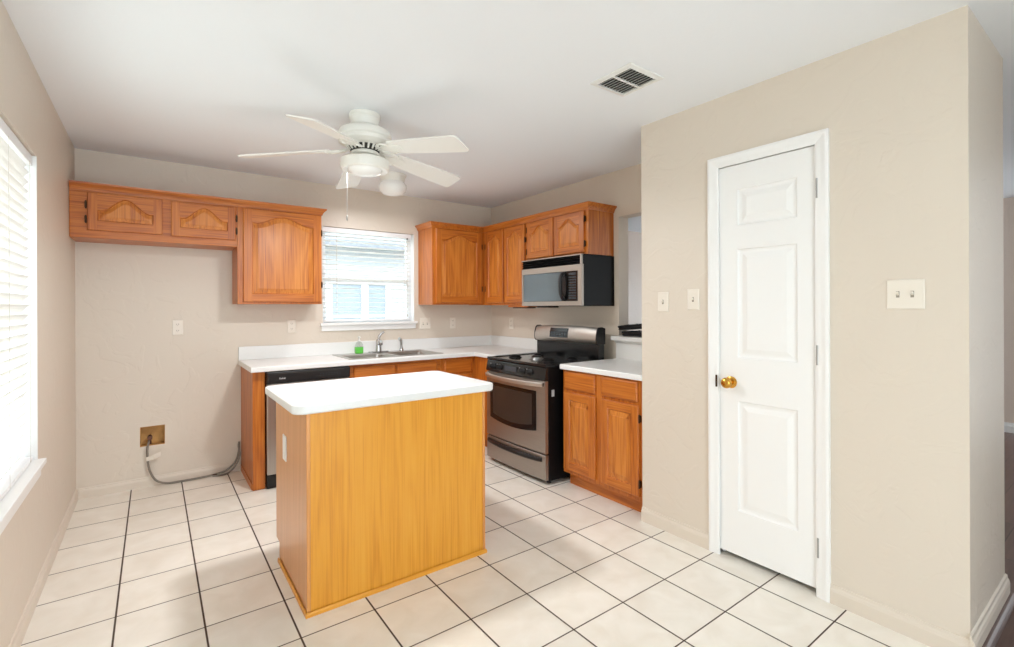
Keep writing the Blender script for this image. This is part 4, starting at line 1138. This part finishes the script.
def blade_mesh(a):
    """blade and iron at angle a: pitched, drooping a little toward the tip"""
    c, s = math.cos(a), math.sin(a); pit = math.radians(13)
    def P(r, tt, up=0.0):
        z = -.206 - .066 * (max(0, r - .09) / .58) - tt * math.tan(pit) + up
        return FC + Vector((c * r - s * tt, s * r + c * tt, z))
    bm = nb()
    pts = []
    for r, wd in ((.195, .050), (.21, .057), (.27, .062), (.42, .069), (.57, .074), (.636, .075), (.658, .069), (.666, .056)):
        pts.append((r, wd))
    ring = [(r, wd) for r, wd in pts] + [(r, -wd) for r, wd in pts[::-1]]
    loft(bm, [[P(r, tt, -.004) for r, tt in ring], [P(r, tt, .004) for r, tt in ring]])
    bi = nb()
    # forked ornamental iron: stem plus scrolled plate
    loft(bi, [[P(.075, -.016, .012), P(.075, .016, .012), P(.075, .016, .004), P(.075, -.016, .004)], [P(.130, -.012, -.002), P(.130, .012, -.002), P(.130, .012, -.009), P(.130, -.012, -.009)], [P(.170, -.034, -.0045), P(.170, .034, -.0045), P(.170, .034, -.0095), P(.170, -.034, -.0095)], [P(.215, -.048, -.0045), P(.215, .048, -.0045), P(.215, .048, -.0085), P(.215, -.048, -.0085)], [P(.265, -.018, -.0045), P(.265, .018, -.0045), P(.265, .018, -.0085), P(.265, -.018, -.0085)]])
    for sgn in (-1, 1):
        tube(bi, spline([P(.095, sgn * .012, 0), P(.125, sgn * .040, -.006), P(.165, sgn * .050, -.008), P(.200, sgn * .040, -.010)], 6), .006, 8)
        lathe(bi, P(.215, sgn * .03, -.012), [(.007, 0), (.006, .005)], n=10)
    return bm, bi
for k in range(5):
    b1, b2 = blade_mesh(math.radians(-63.2 + 72 * k))
    bl = link('blade', b1, M['fan_blade'], t)
    link('blade_iron', b2, M['fan_white'], bl)

# ================================================================== CAST-IRON GRATES ON THE LEDGE
def grate(z, dy, tilt, dx, label):
    root_c = Vector((3.135 + dx, 2.335 + dy, z))
    rot = Matrix.Rotation(tilt, 4, 'X') @ Matrix.Rotation(dx * 1.5, 4, 'Z')
    def T(p): return root_c + rot @ Vector(p)
    t = thing('burner_grate', root_c, label, 'stove grate')
    bm = nb()
    def bar(p0, p1, r=.0095):
        tube(bm, [T(p0), T((Vector(p0) + Vector(p1)) / 2), T(p1)], r, 8)
    hx, hy = .105, .215
    tube(bm, [T(p) for p in ((-hx, -hy + .03, .030), (-hx, hy - .03, .030), (-hx + .03, hy, .030), (hx - .03, hy, .030), (hx, hy - .03, .030), (hx, -hy + .03, .030), (hx - .03, -hy, .030), (-hx + .03, -hy, .030), (-hx, -hy + .03, .030))], .0095, 8)
    tube(bm, [T(p) for p in ((-hx, -hy + .03, .013), (-hx, hy - .03, .013), (-hx + .03, hy, .013), (hx - .03, hy, .013), (hx, hy - .03, .013), (hx, -hy + .03, .013), (hx - .03, -hy, .013), (-hx + .03, -hy, .013), (-hx, -hy + .03, .013))], .0085, 8)
    link('rim', bm, M['cast_iron'], t)
    for cy in (-.105, .105):
        bm = nb()
        for a in range(4):
            an = PI / 4 + a * PI / 2
            c, s = math.cos(an), math.sin(an)
            ex = (hx if c > 0 else -hx); ey = cy + (.105 if s > 0 else -.105)
            tube(bm, [T((c * .03, cy + s * .03, .036)), T((c * .06, cy + s * .06, .038)), T((ex * .96, cy + (ey - cy) * .96, .031))], .0085, 8)
        tube(bm, [T((-hx, cy, .031)), T((-.035, cy, .036))], .0085, 8); tube(bm, [T((hx, cy, .031)), T((.035, cy, .036))], .0085, 8)
        link('prongs', bm, M['cast_iron'], t)
    bm = nb(); bar((-hx, 0, .031), (hx, 0, .031)); link('cross_bar', bm, M['cast_iron'], t)
    for x in (-hx + .012, hx - .012):
        for y in (-hy + .03, hy - .03):
            bm = nb(); tube(bm, [T((x, y, .030)), T((x, y, .0045))], .010, 8); link('foot', bm, M['cast_iron'], t)
grate(1.0865, 0, 0, 0, 'black cast-iron stove grate lying flat on the pass-through ledge')
grate(1.1500, .045, math.radians(-6), .010, 'black cast-iron stove grate tilted on top of the other on the ledge')

# repeats share a group
GROUPS = {'wall_cabinet': 'oak wall cabinets', 'base_cabinet': 'oak base cabinets', 'crown_moulding': 'oak crown mouldings', 'countertop': 'white laminate countertops',
          'wall_outlet': 'wall outlets', 'light_switch': 'light switches', 'window_blind': 'window blinds', 'burner_grate': 'stove grates on the ledge'}
for o in list(COL.objects):
    if o.parent is None and o.get('label'):
        g = GROUPS.get(o.name.split('.')[0])
        if g: o['group'] = g
